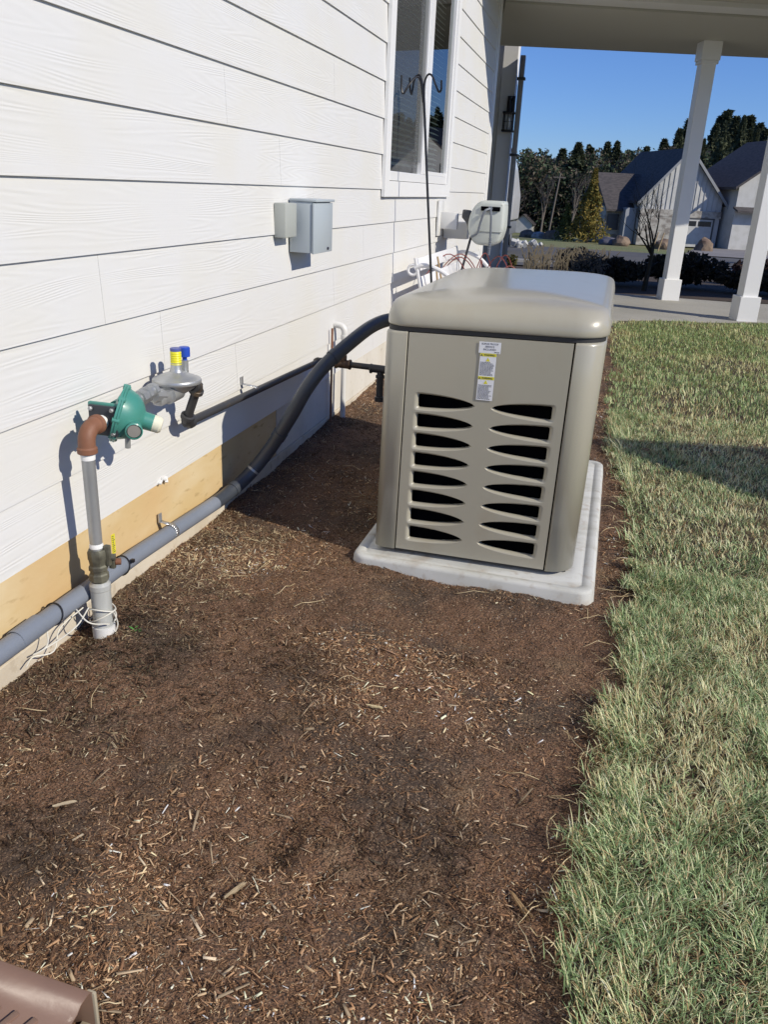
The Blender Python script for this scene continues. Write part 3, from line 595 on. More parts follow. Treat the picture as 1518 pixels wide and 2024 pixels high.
for q in (tx-.036, tx+.028): lathe(bm, [(.0195, 0), (.0225, .001), (.0225, .009), (.0195, .01)], (q, 3.506, .401), (1, 0, 0), 14)
finish(bm, 'rusty_tee', m_brass, gp)
bm = NB(); cyl(bm, (.31, 3.515, .393), (.40, 3.517, .390), .0185, n=16); cyl(bm, (.352, 3.515, .39), (.352, 3.515, .255), .0155, n=16)
lathe(bm, [(.0185, 0), (.021, .001), (.021, .012), (.0155, .013)], (.352, 3.515, .365), (0, 0, -1), 16); lathe(bm, [(.0155, 0), (.021, .002), (.021, .022), (0, .025)], (.352, 3.515, .268), (0, 0, -1), 16)
for q in (.303, .395): lathe(bm, [(.0185, 0), (.0215, .001), (.0215, .009), (.0185, .01)], (q, 3.516, .391), (1, 0, 0), 14)
finish(bm, 'drip_leg', m_black_iron, gp)
def strap(parent, y, z, x, r):
    bm = NB(); pts = [(x+r*math.cos(a), z+r*math.sin(a)) for a in np.linspace(-math.pi*.6, math.pi*.55, 12)]
    for i in range(len(pts)-1):
        a, b = pts[i], pts[i+1]; poly(bm, [(a[0], y-.009, a[1]), (a[0], y+.009, a[1]), (b[0], y+.009, b[1]), (b[0], y-.009, b[1])])
    poly(bm, [(pts[-1][0], y-.009, pts[-1][1]), (pts[-1][0], y+.009, pts[-1][1]), (.0078, y+.009, z+r+.004), (.0078, y-.009, z+r+.004)])
    bxx(bm, .0045, .0078, y-.009, y+.009, z+r+.0, z+r+.030)
    o = finish(bm, 'pipe_strap', mat('strap_steel', (.55, .56, .57), .3, .7), parent, smooth=50); md = o.modifiers.new('solid', 'SOLIDIFY'); md.thickness = .0015
strap(gp, 2.79, .423, .052, .0165)
# white drain pipe and rod by the wall
pv = thing('drain_pipe', 'white plastic drain pipe rising from the mulch to an elbow in the wall', 'drain pipe', (.055, 3.92, 0))
bm = NB(); cyl(bm, (0, 0, -.05), (0, 0, .455), .0135, n=18); finish(bm, 'pipe', m_whiteplastic, pv)
bm = NB(); tube(bm, spline([(0, 0, .43), (0, 0, .475), (-.012, 0, .497), (-.035, 0, .505), (-.055, 0, .505)]), .0165, 16); lathe(bm, [(.0165, 0), (.0185, .002), (.0185, .02), (.0165, .022)], (0, 0, .435), (0, 0, 1), 16); finish(bm, 'elbow', m_whiteplastic, pv)
bm = NB(); cyl(bm, (.02, 3.83, -.05), (.02, 3.83, .50), .0055, n=10); tag(finish(bm, 'ground_rod', m_rust), 'thin brown rod standing against the wall beside the white drain pipe', 'rod')

# ------------------------------------------------------------------ conduit
cdn = thing('electrical_conduit', 'thick grey conduit along the wall foot curving up to the generator', 'conduit', (0, 0, 0))
bm = NB(); tube(bm, [(.04, -1, .125), (.04, 1.2, .122), (.04, 1.95, .112), (.042, 2.48, .087)], .0245, 22); finish(bm, 'straight_run', m_conduit, cdn)
bm = NB(); lathe(bm, [(.0245, 0), (.0268, .002), (.0268, .085), (.0245, .087)], (.04, 1.405, .1215), (0, 1, -.006), 22)
finish(bm, 'coupling', m_conduit, cdn)
fp = spline([(.042, 2.46, .088), (.05, 2.56, .094), (.085, 2.66, .135), (.155, 2.70, .235), (.245, 2.68, .375), (.30, 2.68, .475), (.352, 2.72, .555), (.410, 2.82, .622), (.455, 2.99, .668), (.50, 3.15, .672), (.56, 3.3, .63), (.62, 3.36, .55), (.70, 3.38, .5)], 6)
bm = NB(); tube(bm, fp, .0248, 22)
finish(bm, 'flexible_run', m_flex, cdn)
for i in (7, 20, 38):
    bm = NB(); tube(bm, [fp[i], fp[i+1]], .0272, 22); finish(bm, 'sleeve_joint', m_flex, cdn)
strap(cdn, 2.145, .106, .041, .0260)
bm = NB(); tube(bm, [fp[13], fp[13]*.6+fp[14]*.4], .0265, 22); finish(bm, 'pipe_strap', m_galv, cdn)
bm = NB(); tube(bm, [(.04+.0265*math.cos(a), 1.86+.01*math.sin(a), .1135+.0265*math.sin(a)) for a in np.linspace(0, 6.283, 22)], .0022, 6, cap=False); bxx(bm, .066, .076, 1.866, 1.876, .124, .134, .001); finish(bm, 'cable_tie', m_hook, cdn)
bm = NB(); tube(bm, [(.04+.0265*math.cos(a), 1.548+.01*math.sin(a), .119+.0265*math.sin(a)) for a in np.linspace(0, 6.283, 22)], .0022, 6, cap=False); finish(bm, 'cable_tie', m_hook, cdn)
# yellow tag on the sheathing
ys = NB(); bxx(ys, -.0028, -.0016, 1.886, 1.903, .13, .190); o = finish(ys, 'warning_tag', m_labyel, smooth=0); tag(o, 'narrow yellow tag on the bare sheathing right of the gas riser', 'tag')
tg = NB()
for k in range(9): bxx(tg, -.0016, -.0012, 1.889+.0*k, 1.893+(.003 if k % 3 else .007), .135+k*.006, .1375+k*.006)
finish(tg, 'tag_print', m_labink, o, smooth=0)

# ------------------------------------------------------------------ generator
GR = (0, 0, R(-0.6))
gen = thing('standby_generator', 'beige standby generator with rows of leaf-shaped black louvres on its front', 'generator', (.6665, 2.395, .0), GR)
GW, GL, GZ0, GZ1 = .64, 1.20, .033, .742
def outline(rl=.03, rrx=.075, rry=.085, inset=0.0, n=8, back=.05):
    """plan outline, starts at the left front seam and goes clockwise seen from above round the back to the right front seam"""
    P = []
    def arc(cx, cy, rx, ry, a0, a1, k=n):
        for i in range(k+1):
            a = a0+(a1-a0)*i/k; P.append((cx+rx*math.cos(a), cy+ry*math.sin(a)))
    q = inset
    arc(q+rl, q+rl, rl, rl, -math.pi/2, -math.pi)
    arc(q+back, GL-q-back, back, back, math.pi, math.pi/2)
    arc(GW-q-back, GL-q-back, back, back, math.pi/2, 0)
    arc(GW-q-rrx, q+rry, rrx, rry, 0, -math.pi/2)
    return P
bm = NB(); P = [(.0715, .0)]+outline()+[(.5565, .0)]
def wall_strip(bm, P, z0, z1):
    a = [bm.verts.new((x, y, z0)) for x, y in P]; b = [bm.verts.new((x, y, z1)) for x, y in P]
    for i in range(len(P)-1): bm.faces.new((a[i+1], a[i], b[i], b[i+1]))
    return a, b
P2 = [(.0715, .02), (.0715, .003), (.0725-.003, .0)]+outline()+[(.5585, .0), (.5565, .003), (.5565, .02)]
wall_strip(bm, P2, GZ0, GZ1-.010)
# rounded top lip under the gasket
q = outline(inset=.0); a, b = [], []
for zz, ins in ((GZ1-.010, 0.0), (GZ1-.004, .002), (GZ1-.001, .006), (GZ1, .012)):
    PP = [(.0715, .02), (.0715, .003+ins), (.0695, .0+ins)]+outline(inset=ins)+[(.5585, .0+ins), (.5565, .003+ins), (.5565, .02)]
    b = [bm.verts.new((x, y, zz)) for x, y in PP]
    if a:
        for i in range(len(a)-1): bm.faces.new((a[i+1], a[i], b[i], b[i+1]))
    a = b
bmesh.ops.remove_doubles(bm, verts=bm.verts, dist=1e-5)
bmesh.ops.recalc_face_normals(bm, faces=bm.faces)
body = finish(bm, 'body', m_bisque, gen, smooth=40); md = body.modifiers.new('solid', 'SOLIDIFY'); md.thickness = .002; md.offset = -1
# side door seam
bm = NB(); bxx(bm, -.003, -.0005, .20, .204, .094, .72); pass; finish(bm, 'door_seam', mat('seam_shadow_gap', (.12, .115, .095), .6), gen)
# front panel with louvres
UX0, UX1, UZ0, UZ1 = .0755, .5525, .036, .738
louv = []
for i in range(8):
    zt = .555-i*.0624; louv.append(('L', .115, .288, zt-.0225, .0215))
    zt = .551-i*.0624; louv.append(('R', .516, .342, zt-.0195, .0205))
def leaf(side, xe, xt, zc, h, grow=0.0, gend=0.0):
    """flat outer end at xe, pointed at xt"""
    s = 1 if xt > xe else -1; L_ = abs(xt-xe)+grow*.6+gend; xe2 = xe-s*gend; h = h+grow; n = 20; pts = []
    rc = min(.006+grow*.6, h*.8)
    top = []
    for k in range(n+1):
        t = k/n; wv = h*(1-t**2.1)**.62 if t < 1 else 0
        top.append((xe2+s*(rc*.4+(L_-rc*.4)*t), wv))
    pts = []
    for k in range(5):       # rounded outer corner
        a = math.pi/2*k/4; pts.append((xe2+s*(rc*(1-math.sin(a))), (h-rc)+rc*math.cos(a) if False else h-rc+rc*math.sin(a)))
    pts = [(xe2+s*rc*(1-math.sin(math.pi/2*k/4)), h-rc+rc*(1-math.cos(math.pi/2*k/4))) for k in range(0)]
    corner = [(xe2+s*rc*(1-math.cos(a)), h-rc+rc*math.sin(a)) for a in np.linspace(0, math.pi/2, 5)]
    up = corner+[(x, z_) for x, z_ in top if abs(x-xe2) > rc*1.3]
    return [(x, zc+z_) for x, z_ in up]+[(x, zc-z_) for x, z_ in up[-2::-1]]
from mathutils.geometry import delaunay_2d_cdt
def panel_mesh():
    co = [Vector((UX0, UZ0)), Vector((UX1, UZ0)), Vector((UX1, UZ1)), Vector((UX0, UZ1))]; ed = [(0, 1), (1, 2), (2, 3), (3, 0)]; holes = []
    for l in louv:
        o = leaf(*l, grow=.0075, gend=.012); b0 = len(co); co += [Vector(p) for p in o]; nn_ = len(o); ed += [(b0+i, b0+(i+1) % nn_) for i in range(nn_)]; holes.append(o)
    r_ = delaunay_2d_cdt(co, ed, [], 0, 1e-7)
    def inside(pt, pl):
        c = False; j = len(pl)-1
        for i in range(len(pl)):
            if (pl[i][1] > pt[1]) != (pl[j][1] > pt[1]) and pt[0] < (pl[j][0]-pl[i][0])*(pt[1]-pl[i][1])/(pl[j][1]-pl[i][1])+pl[i][0]: c = not c
            j = i
        return c
    bm = NB(); vs = [bm.verts.new((v.x, .0, v.y)) for v in r_[0]]
    for f in r_[2]:
        c = sum((r_[0][i] for i in f), Vector((0, 0)))/len(f)
        if any(inside(c, h) for h in holes): continue
        ff = bm.faces.new([vs[i] for i in f]); ff.normal_update()
        if ff.normal.y > 0: ff.normal_flip()
    return bm
bm = panel_mesh()
# folded rim of the panel
rim = [(UX0, UZ0), (UX1, UZ0), (UX1, UZ1), (UX0, UZ1)]
for i in range(4):
    a, b = rim[i], rim[(i+1) % 4]; poly(bm, [(a[0], 0, a[1]), (a[0], .018, a[1]), (b[0], .018, b[1]), (b[0], 0, b[1])])
flat_n = len(bm.faces)
for l in louv:
    rings = []
    for t, (g_, e_, d_) in enumerate([(.0075, .012, 0), (.0062, .0098, .0003), (.0045, .0066, .0016), (.0028, .0036, .0042), (.0014, .0015, .0066), (.0004, .0003, .0078), (0, 0, .009), (0, 0, .02)]):
        o = leaf(*l, grow=g_, gend=e_); rings.append([bm.verts.new((x, d_, z_)) for x, z_ in o])
    for a, b in zip(rings[:-1], rings[1:]):
        n_ = len(a)
        for i in range(n_):
            f = bm.faces.new((a[i], a[(i+1) % n_], b[(i+1) % n_], b[i])); f.smooth = True
bmesh.ops.recalc_face_normals(bm, faces=bm.faces)
me_o = finish(bm, 'front_panel', m_bisque, gen, smooth=0)
sm = [i >= flat_n for i in range(len(me_o.data.polygons))]; me_o.data.polygons.foreach_set('use_smooth', sm)
me_o.location = (0, .0015, 0)
bm = NB(); bxx(bm, .078, .55, .043, .0445, .04, .735); finish(bm, 'louvre_shade_sheet', m_black, gen, smooth=0)  # black sheet added so the louvres read as deep shade
bm = NB(); bxx(bm, .02, GW-.02, .046, GL-.05, .02, GZ1-.01); finish(bm, 'inner_shade_box', m_black, gen, smooth=0)  # black box stands in for the unlit inside of the casing
bm = NB(); P = outline(inset=.008); a = [bm.verts.new((x, y, GZ0-.006)) for x, y in P]; b = [bm.verts.new((x, y, GZ0-.001)) for x, y in P]
for i in range(len(P)): bm.faces.new((a[i], a[(i+1) % len(P)], b[(i+1) % len(P)], b[i]))
bm.faces.new(a); bm.faces.new(b[::-1]); bmesh.ops.recalc_face_normals(bm, faces=bm.faces); finish(bm, 'base_strip', m_gasket, gen)
# lid
def ring_pts(inset, z, z_tilt=0.0):
    return [(x, y, z) for x, y in outline(rl=max(.045, .07-inset*.3), rrx=max(.05, .095-inset*.3), rry=max(.05, .095-inset*.3), inset=inset, n=9, back=max(.05, .09-inset*.3))]
bm = NB(); prof = [(.004, .7535), (-.003, .755), (-.0045, .759), (-.005, .766), (-.0045, .785), (-.001, .803), (.002, .813), (.007, .8215), (.016, .828), (.032, .8335), (.058, .839), (.10, .845), (.15, .850), (.20, .854), (.245, .8555)]
prev = None
for ins, zz in prof:
    # sides of the lid stay high, the front leans back a little more
    pts = ring_pts(max(ins, -.0065), zz); cur = []
    for x, y, z_ in pts:
        lean = max(0.0, 1-y/.5)*min(1.0, max(0.0, (zz-.790)/.045))*.030
        cur.append(bm.verts.new((x, y+lean, z_)))
    if prev:
        n_ = len(cur)
        for i in range(n_): bm.faces.new((prev[i], prev[(i+1) % n_], cur[(i+1) % n_], cur[i]))
    prev = cur
bm.faces.new(prev)
bmesh.ops.recalc_face_normals(bm, faces=bm.faces)
finish(bm, 'lid', m_bisque, gen, smooth=60)
bm = NB(); P = outline(rl=.04, rrx=.085, rry=.09, inset=.0035); a = [bm.verts.new((x, y, GZ1-.0015)) for x, y in P]; b = [bm.verts.new((x, y, .7545)) for x, y in P]; n_ = len(P)
for i in range(n_): bm.faces.new((a[i], a[(i+1) % n_], b[(i+1) % n_], b[i]))
bm.faces.new(a); bm.faces.new(b[::-1]); bmesh.ops.recalc_face_normals(bm, faces=bm.faces); finish(bm, 'lid_gasket', m_gasket, gen)
# labels on the panel
def text(name, s, size, x, z_, y, m_, parent, sx=1.0, bold=.0):
    c = bpy.data.curves.new(name, 'FONT'); c.body = s; c.size = size; c.align_x = 'CENTER'; c.align_y = 'CENTER'; c.offset = bold; c.extrude = .0001
    to = bpy.data.objects.new(name, c); COL.objects.link(to); dg = bpy.context.evaluated_depsgraph_get(); me = bpy.data.meshes.new_from_object(to.evaluated_get(dg)); COL.objects.unlink(to); bpy.data.objects.remove(to)
    me.materials.clear(); me.materials.append(m_); o = bpy.data.objects.new(name, me); link(o, parent); o.location = (x, y, z_); o.rotation_euler = (math.pi/2, 0, 0); o.scale = (sx, 1, 1); return o
lb = NB(); bxx(lb, .287, .3505, -.0012, -.0004, .694, .7265, .0); l1 = finish(lb, 'notice_label', m_paper, gen, smooth=0)
pr = NB(); rr2 = random.Random(2)
def words(bm, x0, x1, z_, h, y, cen=False, fill=1.0):
    x = x0; tot = (x1-x0)*fill
    if cen: x = x0+(x1-x0-tot)/2
    e = x+tot
    while x < e-.001:
        w_ = min(rr2.uniform(.0025, .007)*(1 if h < .003 else 1.8), e-x); bxx(bm, x, x+w_, y-.0003, y, z_, z_+h); x += w_+.0012
text('notice_text', 'SURGE PROOF', .0075, .3185, .7205, -.0014, m_labink, l1); text('notice_text', 'SERVICE', .0075, .3185, .7125, -.0014, m_labink, l1); text('notice_text', 'INCLUDED', .0075, .3185, .7045, -.0014, m_labink, l1)
words(pr, .333, .347, .6965, .002, -.0013); finish(pr, 'fine_print', m_labink, l1, smooth=0)
lb = NB(); bxx(lb, .2925, .3405, -.0012, -.0004, .5545, .6935); l2 = finish(lb, 'warning_label', m_paper, gen, smooth=0)
yb = NB(); bxx(yb, .293, .340, -.0016, -.0013, .6845, .6932); finish(yb, 'yellow_band', m_labyel, l2, smooth=0); yb = NB(); bxx(yb, .293, .340, -.0016, -.0013, .6165, .6255); finish(yb, 'yellow_band', m_labyel, l2, smooth=0)
for zz in (.6887, .6208): text('warning_text', 'WARNING', .0072, .3195, zz, -.0018, m_labink, l2, .9, .0001)
for zz, xx, s in ((.6855, .2975, .0045), (.6178, .2975, .0045)):
    tr = NB(); prism(tr, [(xx-s*.7, -.0018, zz), (xx+s*.7, -.0018, zz), (xx, -.0018, zz+s*1.3)], (0, .0002, 0)); finish(tr, 'warning_triangle', m_labink, l2, smooth=0)
for zz in (.6705, .6040):
    tr = NB(); prism(tr, [(.3165-.006, -.0018, zz), (.3165+.006, -.0018, zz), (.3165, -.0018, zz+.011)], (0, .0002, 0)); finish(tr, 'hazard_symbol', m_labyel, l2, smooth=0)
pr = NB(); z_ = .6665
while z_ > .628: words(pr, .2955, .3365, z_, .0015, -.0013, fill=rr2.uniform(.75, 1)); z_ -= .0034
finish(pr, 'fine_print', m_labink, l2, smooth=0); pr = NB()
z_ = .599
while z_ > .558: words(pr, .2955, .3365, z_, .0015, -.0013, fill=rr2.uniform(.75, 1)); z_ -= .0034
finish(pr, 'fine_print', m_labink, l2, smooth=0)
# base pad
pad = thing('equipment_pad', 'pale grey composite pad half sunk in the mulch under the generator', 'pad', (.6665, 2.395, -.004), GR)
bm = NB()
def rrect(x0, x1, y0_, y1_, r, z_, n=6):
    P = []
    for cx, cy, a0 in ((x0+r, y0_+r, math.pi), (x1-r, y0_+r, 1.5*math.pi), (x1-r, y1_-r, 0), (x0+r, y1_-r, .5*math.pi)):
        for i in range(n+1): a = a0+math.pi/2*i/n; P.append((cx+r*math.cos(a), cy+r*math.sin(a), z_))
    return P
prev = None
for ins, zz in ((-.012, -.07), (-.004, -.01), (0, .014), (.002, .020), (.008, .0245), (.03, .0250), (.034, .0215), (.040, .0215), (.044, .0245)):
    cur = [bm.verts.new(p) for p in rrect(-.066+ins, .712-ins, -.085+ins, 1.29-ins, .05-min(ins, .02), zz)]
    if prev:
        for i in range(len(cur)): bm.faces.new((prev[i], prev[(i+1) % len(cur)], cur[(i+1) % len(cur)], cur[i]))
    prev = cur
bm.faces.new(prev); bmesh.ops.recalc_face_normals(bm, faces=bm.faces); finish(bm, 'pad_block', m_pad, pad, smooth=50)

# the shell sits slightly racked on its pad: everything under the two roots follows
for root_, S_ in ((gen, ((1.01, 0, .009, -.024), (-.05, 1, 0, 0), (.026, 0, 1, .013), (0, 0, 0, 1))), (pad, ((1, 0, 0, -.019), (-.075, 1, 0, .022), (.028, 0, 1, .008), (0, 0, 0, 1)))):
    for ch in root_.children: ch.matrix_parent_inverse = Matrix(S_)

# ------------------------------------------------------------------ brown downspout extension, lower left corner
de = thing('downspout_extension', 'ribbed brown vinyl downspout extension lying on the mulch', 'downspout extension', (.700, .698, .010), (0, 0, R(-2.5)))
bm = NB()
# runs toward -x from its open end; cross section in the y-z plane
sec = [(-.155, .0), (-.155, .055), (-.145, .066), (-.10, .068), (-.05, .068), (-.035, .070), (-.026, .077), (-.006, .078), (.0, .070), (.0, .0)]
a = [bm.verts.new((0, y, z_)) for y, z_ in sec]; b = [bm.verts.new((-.75, y, z_)) for y, z_ in sec]
for i in range(len(sec)-1): bm.faces.new((a[i], b[i], b[i+1], a[i+1]))
bmesh.ops.recalc_face_normals(bm, faces=bm.faces)
o = finish(bm, 'channel', m_brown, de, smooth=30); md = o.modifiers.new('solid', 'SOLIDIFY'); md.thickness = .0035
bm = NB()
for k in range(22): box(bm, (-.06-k*.03, -.098, .0695), (.010, .085, .006), .0025, (0, 0, R(-18)))
finish(bm, 'rib', m_brown, de)
bm = NB(); bxx(bm, -.022, .004, -.158, .004, .0, .008, .002); bxx(bm, -.010, .004, -.002, .004, 0, .07, .002); finish(bm, 'end_lip', mat('worn_vinyl_edge', (.38, .33, .24), .6), de)

# ------------------------------------------------------------------ mulch chips
def chips(n, xr, yr, lmin, lmax, wmin, wmax, pal, probs, keep=None, lift=0.0, tilt=.35, seed=1, th=.28):
    g_ = np.random.default_rng(seed); x = g_.uniform(*xr, n); y = g_.uniform(*yr, n)
    k = x < edge(y)+.03
    k &= ~((x > .60) & (x < 1.385) & (y > 2.325-.02*(x-.6)) & (y < 3.66))
    dn = noise(x, y, .42, 71)+.55*noise(x, y, .15, 72)
    k &= g_.random(n) < np.clip(.74-.22*np.clip((x-.8)/.5, 0, 1)+dn*1.3, .25, 1)
    if keep is not None: k &= keep(x, y)
    x, y = x[k], y[k]; n = len(x)
    L_ = lmin+(lmax-lmin)*g_.random(n)**2.6; W_ = np.minimum(wmin+(wmax-wmin)*g_.random(n)**2, L_*.5); H_ = W_*th
    yaw = g_.uniform(0, 2*np.pi, n); pit = g_.normal(0, tilt, n); rol = g_.normal(0, .5, n)
    d = np.stack([np.cos(yaw)*np.cos(pit), np.sin(yaw)*np.cos(pit), np.sin(pit)], -1)
    s0 = np.stack([-np.sin(yaw), np.cos(yaw), np.zeros(n)], -1); up = np.cross(d, s0)
    s = s0*np.cos(rol)[:, None]+up*np.sin(rol)[:, None]; u = np.cross(d, s)
    c = np.stack([x, y, hm(x, y)+L_*np.abs(np.sin(pit))*.22+.001+lift], -1)
    V = np.empty((n, 8, 3)); kx = 0; tap = g_.uniform(.05, 1, n)
    for a in (-1, 1):
        for b_ in (-1, 1):
            for cc in (-1, 1):
                wj = (g_.uniform(.35, 1, n) if a < 0 else tap) ; V[:, kx] = c+d*(a*L_*.5*g_.uniform(.8, 1, n))[:, None]+s*(b_*W_*.5*wj)[:, None]+u*(cc*H_*.5)[:, None]; kx += 1
    F = np.array([[0, 1, 3, 2], [4, 6, 7, 5], [0, 4, 5, 1], [2, 3, 7, 6], [0, 2, 6, 4], [1, 5, 7, 3]])
    Fa = (F[None]+np.arange(n)[:, None, None]*8).reshape(-1, 4)
    pal = np.array(pal); patch = np.clip(noise(x, y, .25, 12)*1.6+noise(x, y, .08, 13), -1, 1)
    idx = g_.choice(len(pal), n, p=probs); col = pal[idx]*(1+g_.normal(0, .28, n))[:, None]*(1+.75*patch)[:, None]*(1+.5*noise(x, y, .42, 71))[:, None]
    return V.reshape(-1, 3), Fa, np.repeat(np.clip(col, .008, .8), 8, 0)
def cat(parts):
    V, F, C_ = [], [], []; o = 0
    for v, f, c in parts: V.append(v); F.append(f+o); C_.append(c); o += len(v)
    return np.concatenate(V), np.concatenate(F), np.concatenate(C_)
dark = [(.098, .052, .028), (.21, .115, .06), (.32, .195, .108), (.50, .36, .22), (.76, .62, .44)]
P1 = chips(230000, (0.0, 1.5), (.45, 2.6), .0015, .013, .0007, .0024, dark, [.29, .36, .22, .10, .03], seed=1)
P2_ = chips(30000, (0.0, 1.5), (.45, 1.9), .007, .030, .0012, .0055, dark, [.22, .30, .26, .16, .06], seed=2)
P3 = chips(75000, (0.0, 1.5), (2.2, 6.0), .004, .026, .0016, .005, dark, [.30, .33, .2, .12, .05], seed=3)
P4 = chips(11000, (0.0, .75), (1.2, 2.6), .010, .035, .002, .005, [(.26, .20, .12), (.42, .33, .20), (.16, .11, .07), (.34, .25, .15), (.60, .50, .33)], [.3, .22, .24, .14, .1], keep=lambda x, y: (x < .10+.22*(y < 2.5)+.2*noise(x, y, .1, 3)), seed=4, tilt=.5)
P5 = chips(500, (0.05, 1.4), (.55, 1.9), .022, .060, .003, .009, [(.34, .26, .17), (.46, .38, .27), (.22, .14, .09), (.16, .09, .055)], [.32, .16, .30, .22], seed=5, lift=.002, tilt=.15, th=.2)
P6 = chips(6000, (0.0, 1.5), (.6, 4), .004, .009, .003, .006, [(.24, .17, .12), (.12, .08, .06), (.36, .30, .24), (.06, .05, .045)], [.3, .35, .12, .23], seed=6, th=.5)
V, F, C_ = cat([P1, P2_, P3, P4, P6]); tag(np_mesh('wood_chips', V, F, tm_chip, C_), 'shredded brown bark mulch covering the bed', 'mulch', kind='stuff')
V, F, C_ = P5; tag(np_mesh('wood_slivers', V, F, tm_chip, C_), 'scattered longer pale wood slivers lying on the bark mulch', 'mulch', kind='stuff')
# a few big splinters that can be told apart
def splinter(x, y, L_, W_, yaw, col, lab, H_=.0024):
    bm = NB(); rj = random.Random(int(x*1000))
    for k in range(4):
        n = 6; dy = rj.uniform(-.3, .3)*W_; an = rj.uniform(-.12, .12); l_ = L_*rj.uniform(.55, 1.0); sh_ = rj.uniform(-.2, .2)*L_
        top = [(-l_/2+l_*i/n, W_*.26*(rj.uniform(.02, .3) if i in (0, n) else rj.uniform(.6, 1.0))) for i in range(n+1)]
        bot = [(a, -b*rj.uniform(.7, 1.1)) for a, b in top[::-1]]
        pts = [((a+sh_)*math.cos(an)-(b+dy)*math.sin(an), (a+sh_)*math.sin(an)+(b+dy)*math.cos(an), k*.0006-H_*.3+rj.uniform(-.1, .1)*a) for a, b in top+bot]
        prism(bm, pts, (0, 0, H_*rj.uniform(.5, 1)))
    o = finish(bm, 'wood_splinter', mat('splinter_wood', col, .85, bump=(90, .6, (.1, 1, 1)), var=(40, tuple(c*.6 for c in col), .5, .65, (.1, 1, 1))), smooth=0)
    o.location = (x, y, float(hm(np.array(x), np.array(y)))+.008); o.rotation_euler = (.06, -.05, R(yaw)); tag(o, lab, 'wood chip', 'larger splinters on the mulch')
splinter(.787, .99, .055, .012, 60, (.40, .31, .19), 'tan forked splinter left of the dark hollow in the mulch')
splinter(1.268, 1.105, .065, .008, -50, (.36, .24, .12), 'long tan splinter beside the grass edge')
splinter(.877, 1.56, .034, .012, -5, (.55, .45, .26), 'short yellow block of wood in the centre of the bed')
splinter(.38, 1.09, .045, .010, 30, (.46, .38, .26), 'slim pale splinter at the left side of the bed')
wd = NB(); rw = random.Random(9)
for k in range(14):
    a = rw.uniform(0, 6.28); l_ = rw.uniform(.009, .018); c0 = Vector((rw.uniform(-.008, .008), rw.uniform(-.008, .008), rw.uniform(0, .018))); d_ = Vector((math.cos(a), math.sin(a), .5))*l_; s_ = Vector((-math.sin(a), math.cos(a), 0))*.003
    poly(wd, [c0, c0+d_*.5+s_, c0+d_, c0+d_*.5-s_])
o = finish(wd, 'weed', mat('weed_green', (.08, .26, .05), .6), smooth=0); o.location = (.176, 1.70, .004); tag(o, 'tiny bright green weed in the mulch right of the gas riser', 'weed')

# ------------------------------------------------------------------ lawn
def blades(n, xr, yr, lmin, lmax, w0, seed, keep=None, straw=.2, lean=.9, edge_pull=False, up=.6):
    g_ = np.random.default_rng(seed); x = g_.uniform(*xr, n); y = g_.uniform(*yr, n)
    k = x > edge(y)+g_.normal(0, .012, n)
    k &= y < 8.55+.47*(x-1.48)+.06*noise(x, y, .2, 8)
    if keep is not None: k &= keep(x, y)
    # thin patches
    thin = noise(x, y, .5, 21)+.6*noise(x, y, .17, 22); k &= g_.random(n) < np.clip(.95+thin*1.1, .22, 1)
    x, y, thin = x[k], y[k], thin[k]; n = len(x)
    cl = .45*(noise(x, y, .13, 31)+.5); L_ = (lmin+(lmax-lmin)*g_.random(n)**1.5)*(1+.5*noise(x, y, .09, 32))
    ang = 2*np.pi*(1.3*noise(x, y, .07, 41)+1.0*noise(x, y, .37, 42))+g_.normal(0, 1.35, n)
    if edge_pull: ang = np.pi+g_.normal(0, .75, n)+1.6*noise(x, y, .1, 44)
    le = np.clip(lean+g_.normal(0, .28, n)+.5*noise(x, y, .1, 43), .15, 1.45)
    d = np.stack([np.cos(ang), np.sin(ang)], -1); s = np.stack([-np.sin(ang), np.cos(ang), g_.normal(0, .3, n)], -1); s /= np.linalg.norm(s, axis=1)[:, None]
    wv = w0*g_.uniform(.7, 1.25, n); b0 = np.stack([x, y, .008+.02*noise(x, y, .5, 4)+cl*.012], -1)
    rows = []; pos = b0.copy(); m_ = 3; el = np.pi/2-le*.45
    rows.append((pos.copy(), 1.0))
    for j in range(m_):
        dirv = np.stack([d[:, 0]*np.cos(el), d[:, 1]*np.cos(el), np.sin(el)], -1); pos = pos+dirv*(L_/m_)[:, None]; el = np.maximum(el-le*.30, -.25); rows.append((pos.copy(), (.95, .7, .08)[j]))
    V = np.empty((n, 8, 3))
    for j, (p_, f_) in enumerate(rows): V[:, 2*j] = p_-s*(wv*f_*.5)[:, None]; V[:, 2*j+1] = p_+s*(wv*f_*.5)[:, None]
    V[:, :, 2] = np.maximum(V[:, :, 2], .004)
    F = np.array([[0, 1, 3, 2], [2, 3, 5, 4], [4, 5, 7, 6]]); Fa = (F[None]+np.arange(n)[:, None, None]*8).reshape(-1, 4)
    green = np.array([.105, .19, .065]); green2 = np.array([.52, .66, .34]); st = np.array([.88, .78, .45]); br = np.array([.46, .33, .17])
    t = g_.random(n)[:, None]**1.2; col = green*(1-t)+green2*t
    patch = np.clip(-thin*2.0+.25, 0, 1); pst = np.clip(straw+.20+patch*.6, 0, .9); q = g_.random(n)
    col = np.where((q < pst*.6)[:, None], st, col); col = np.where(((q >= pst*.6) & (q < pst*.85))[:, None], br, col)
    yel = np.clip((y-4)/3, 0, 1)[:, None]*.35; col = col*(1-yel)+np.array([.30, .40, .09])*yel
    col = col*(1+g_.normal(0, .15, n))[:, None]
    return V.reshape(-1, 3), Fa, np.repeat(np.clip(col, .01, .8), 8, 0)
inview = lambda x, y: x < 1.26+(y*.30+.62)
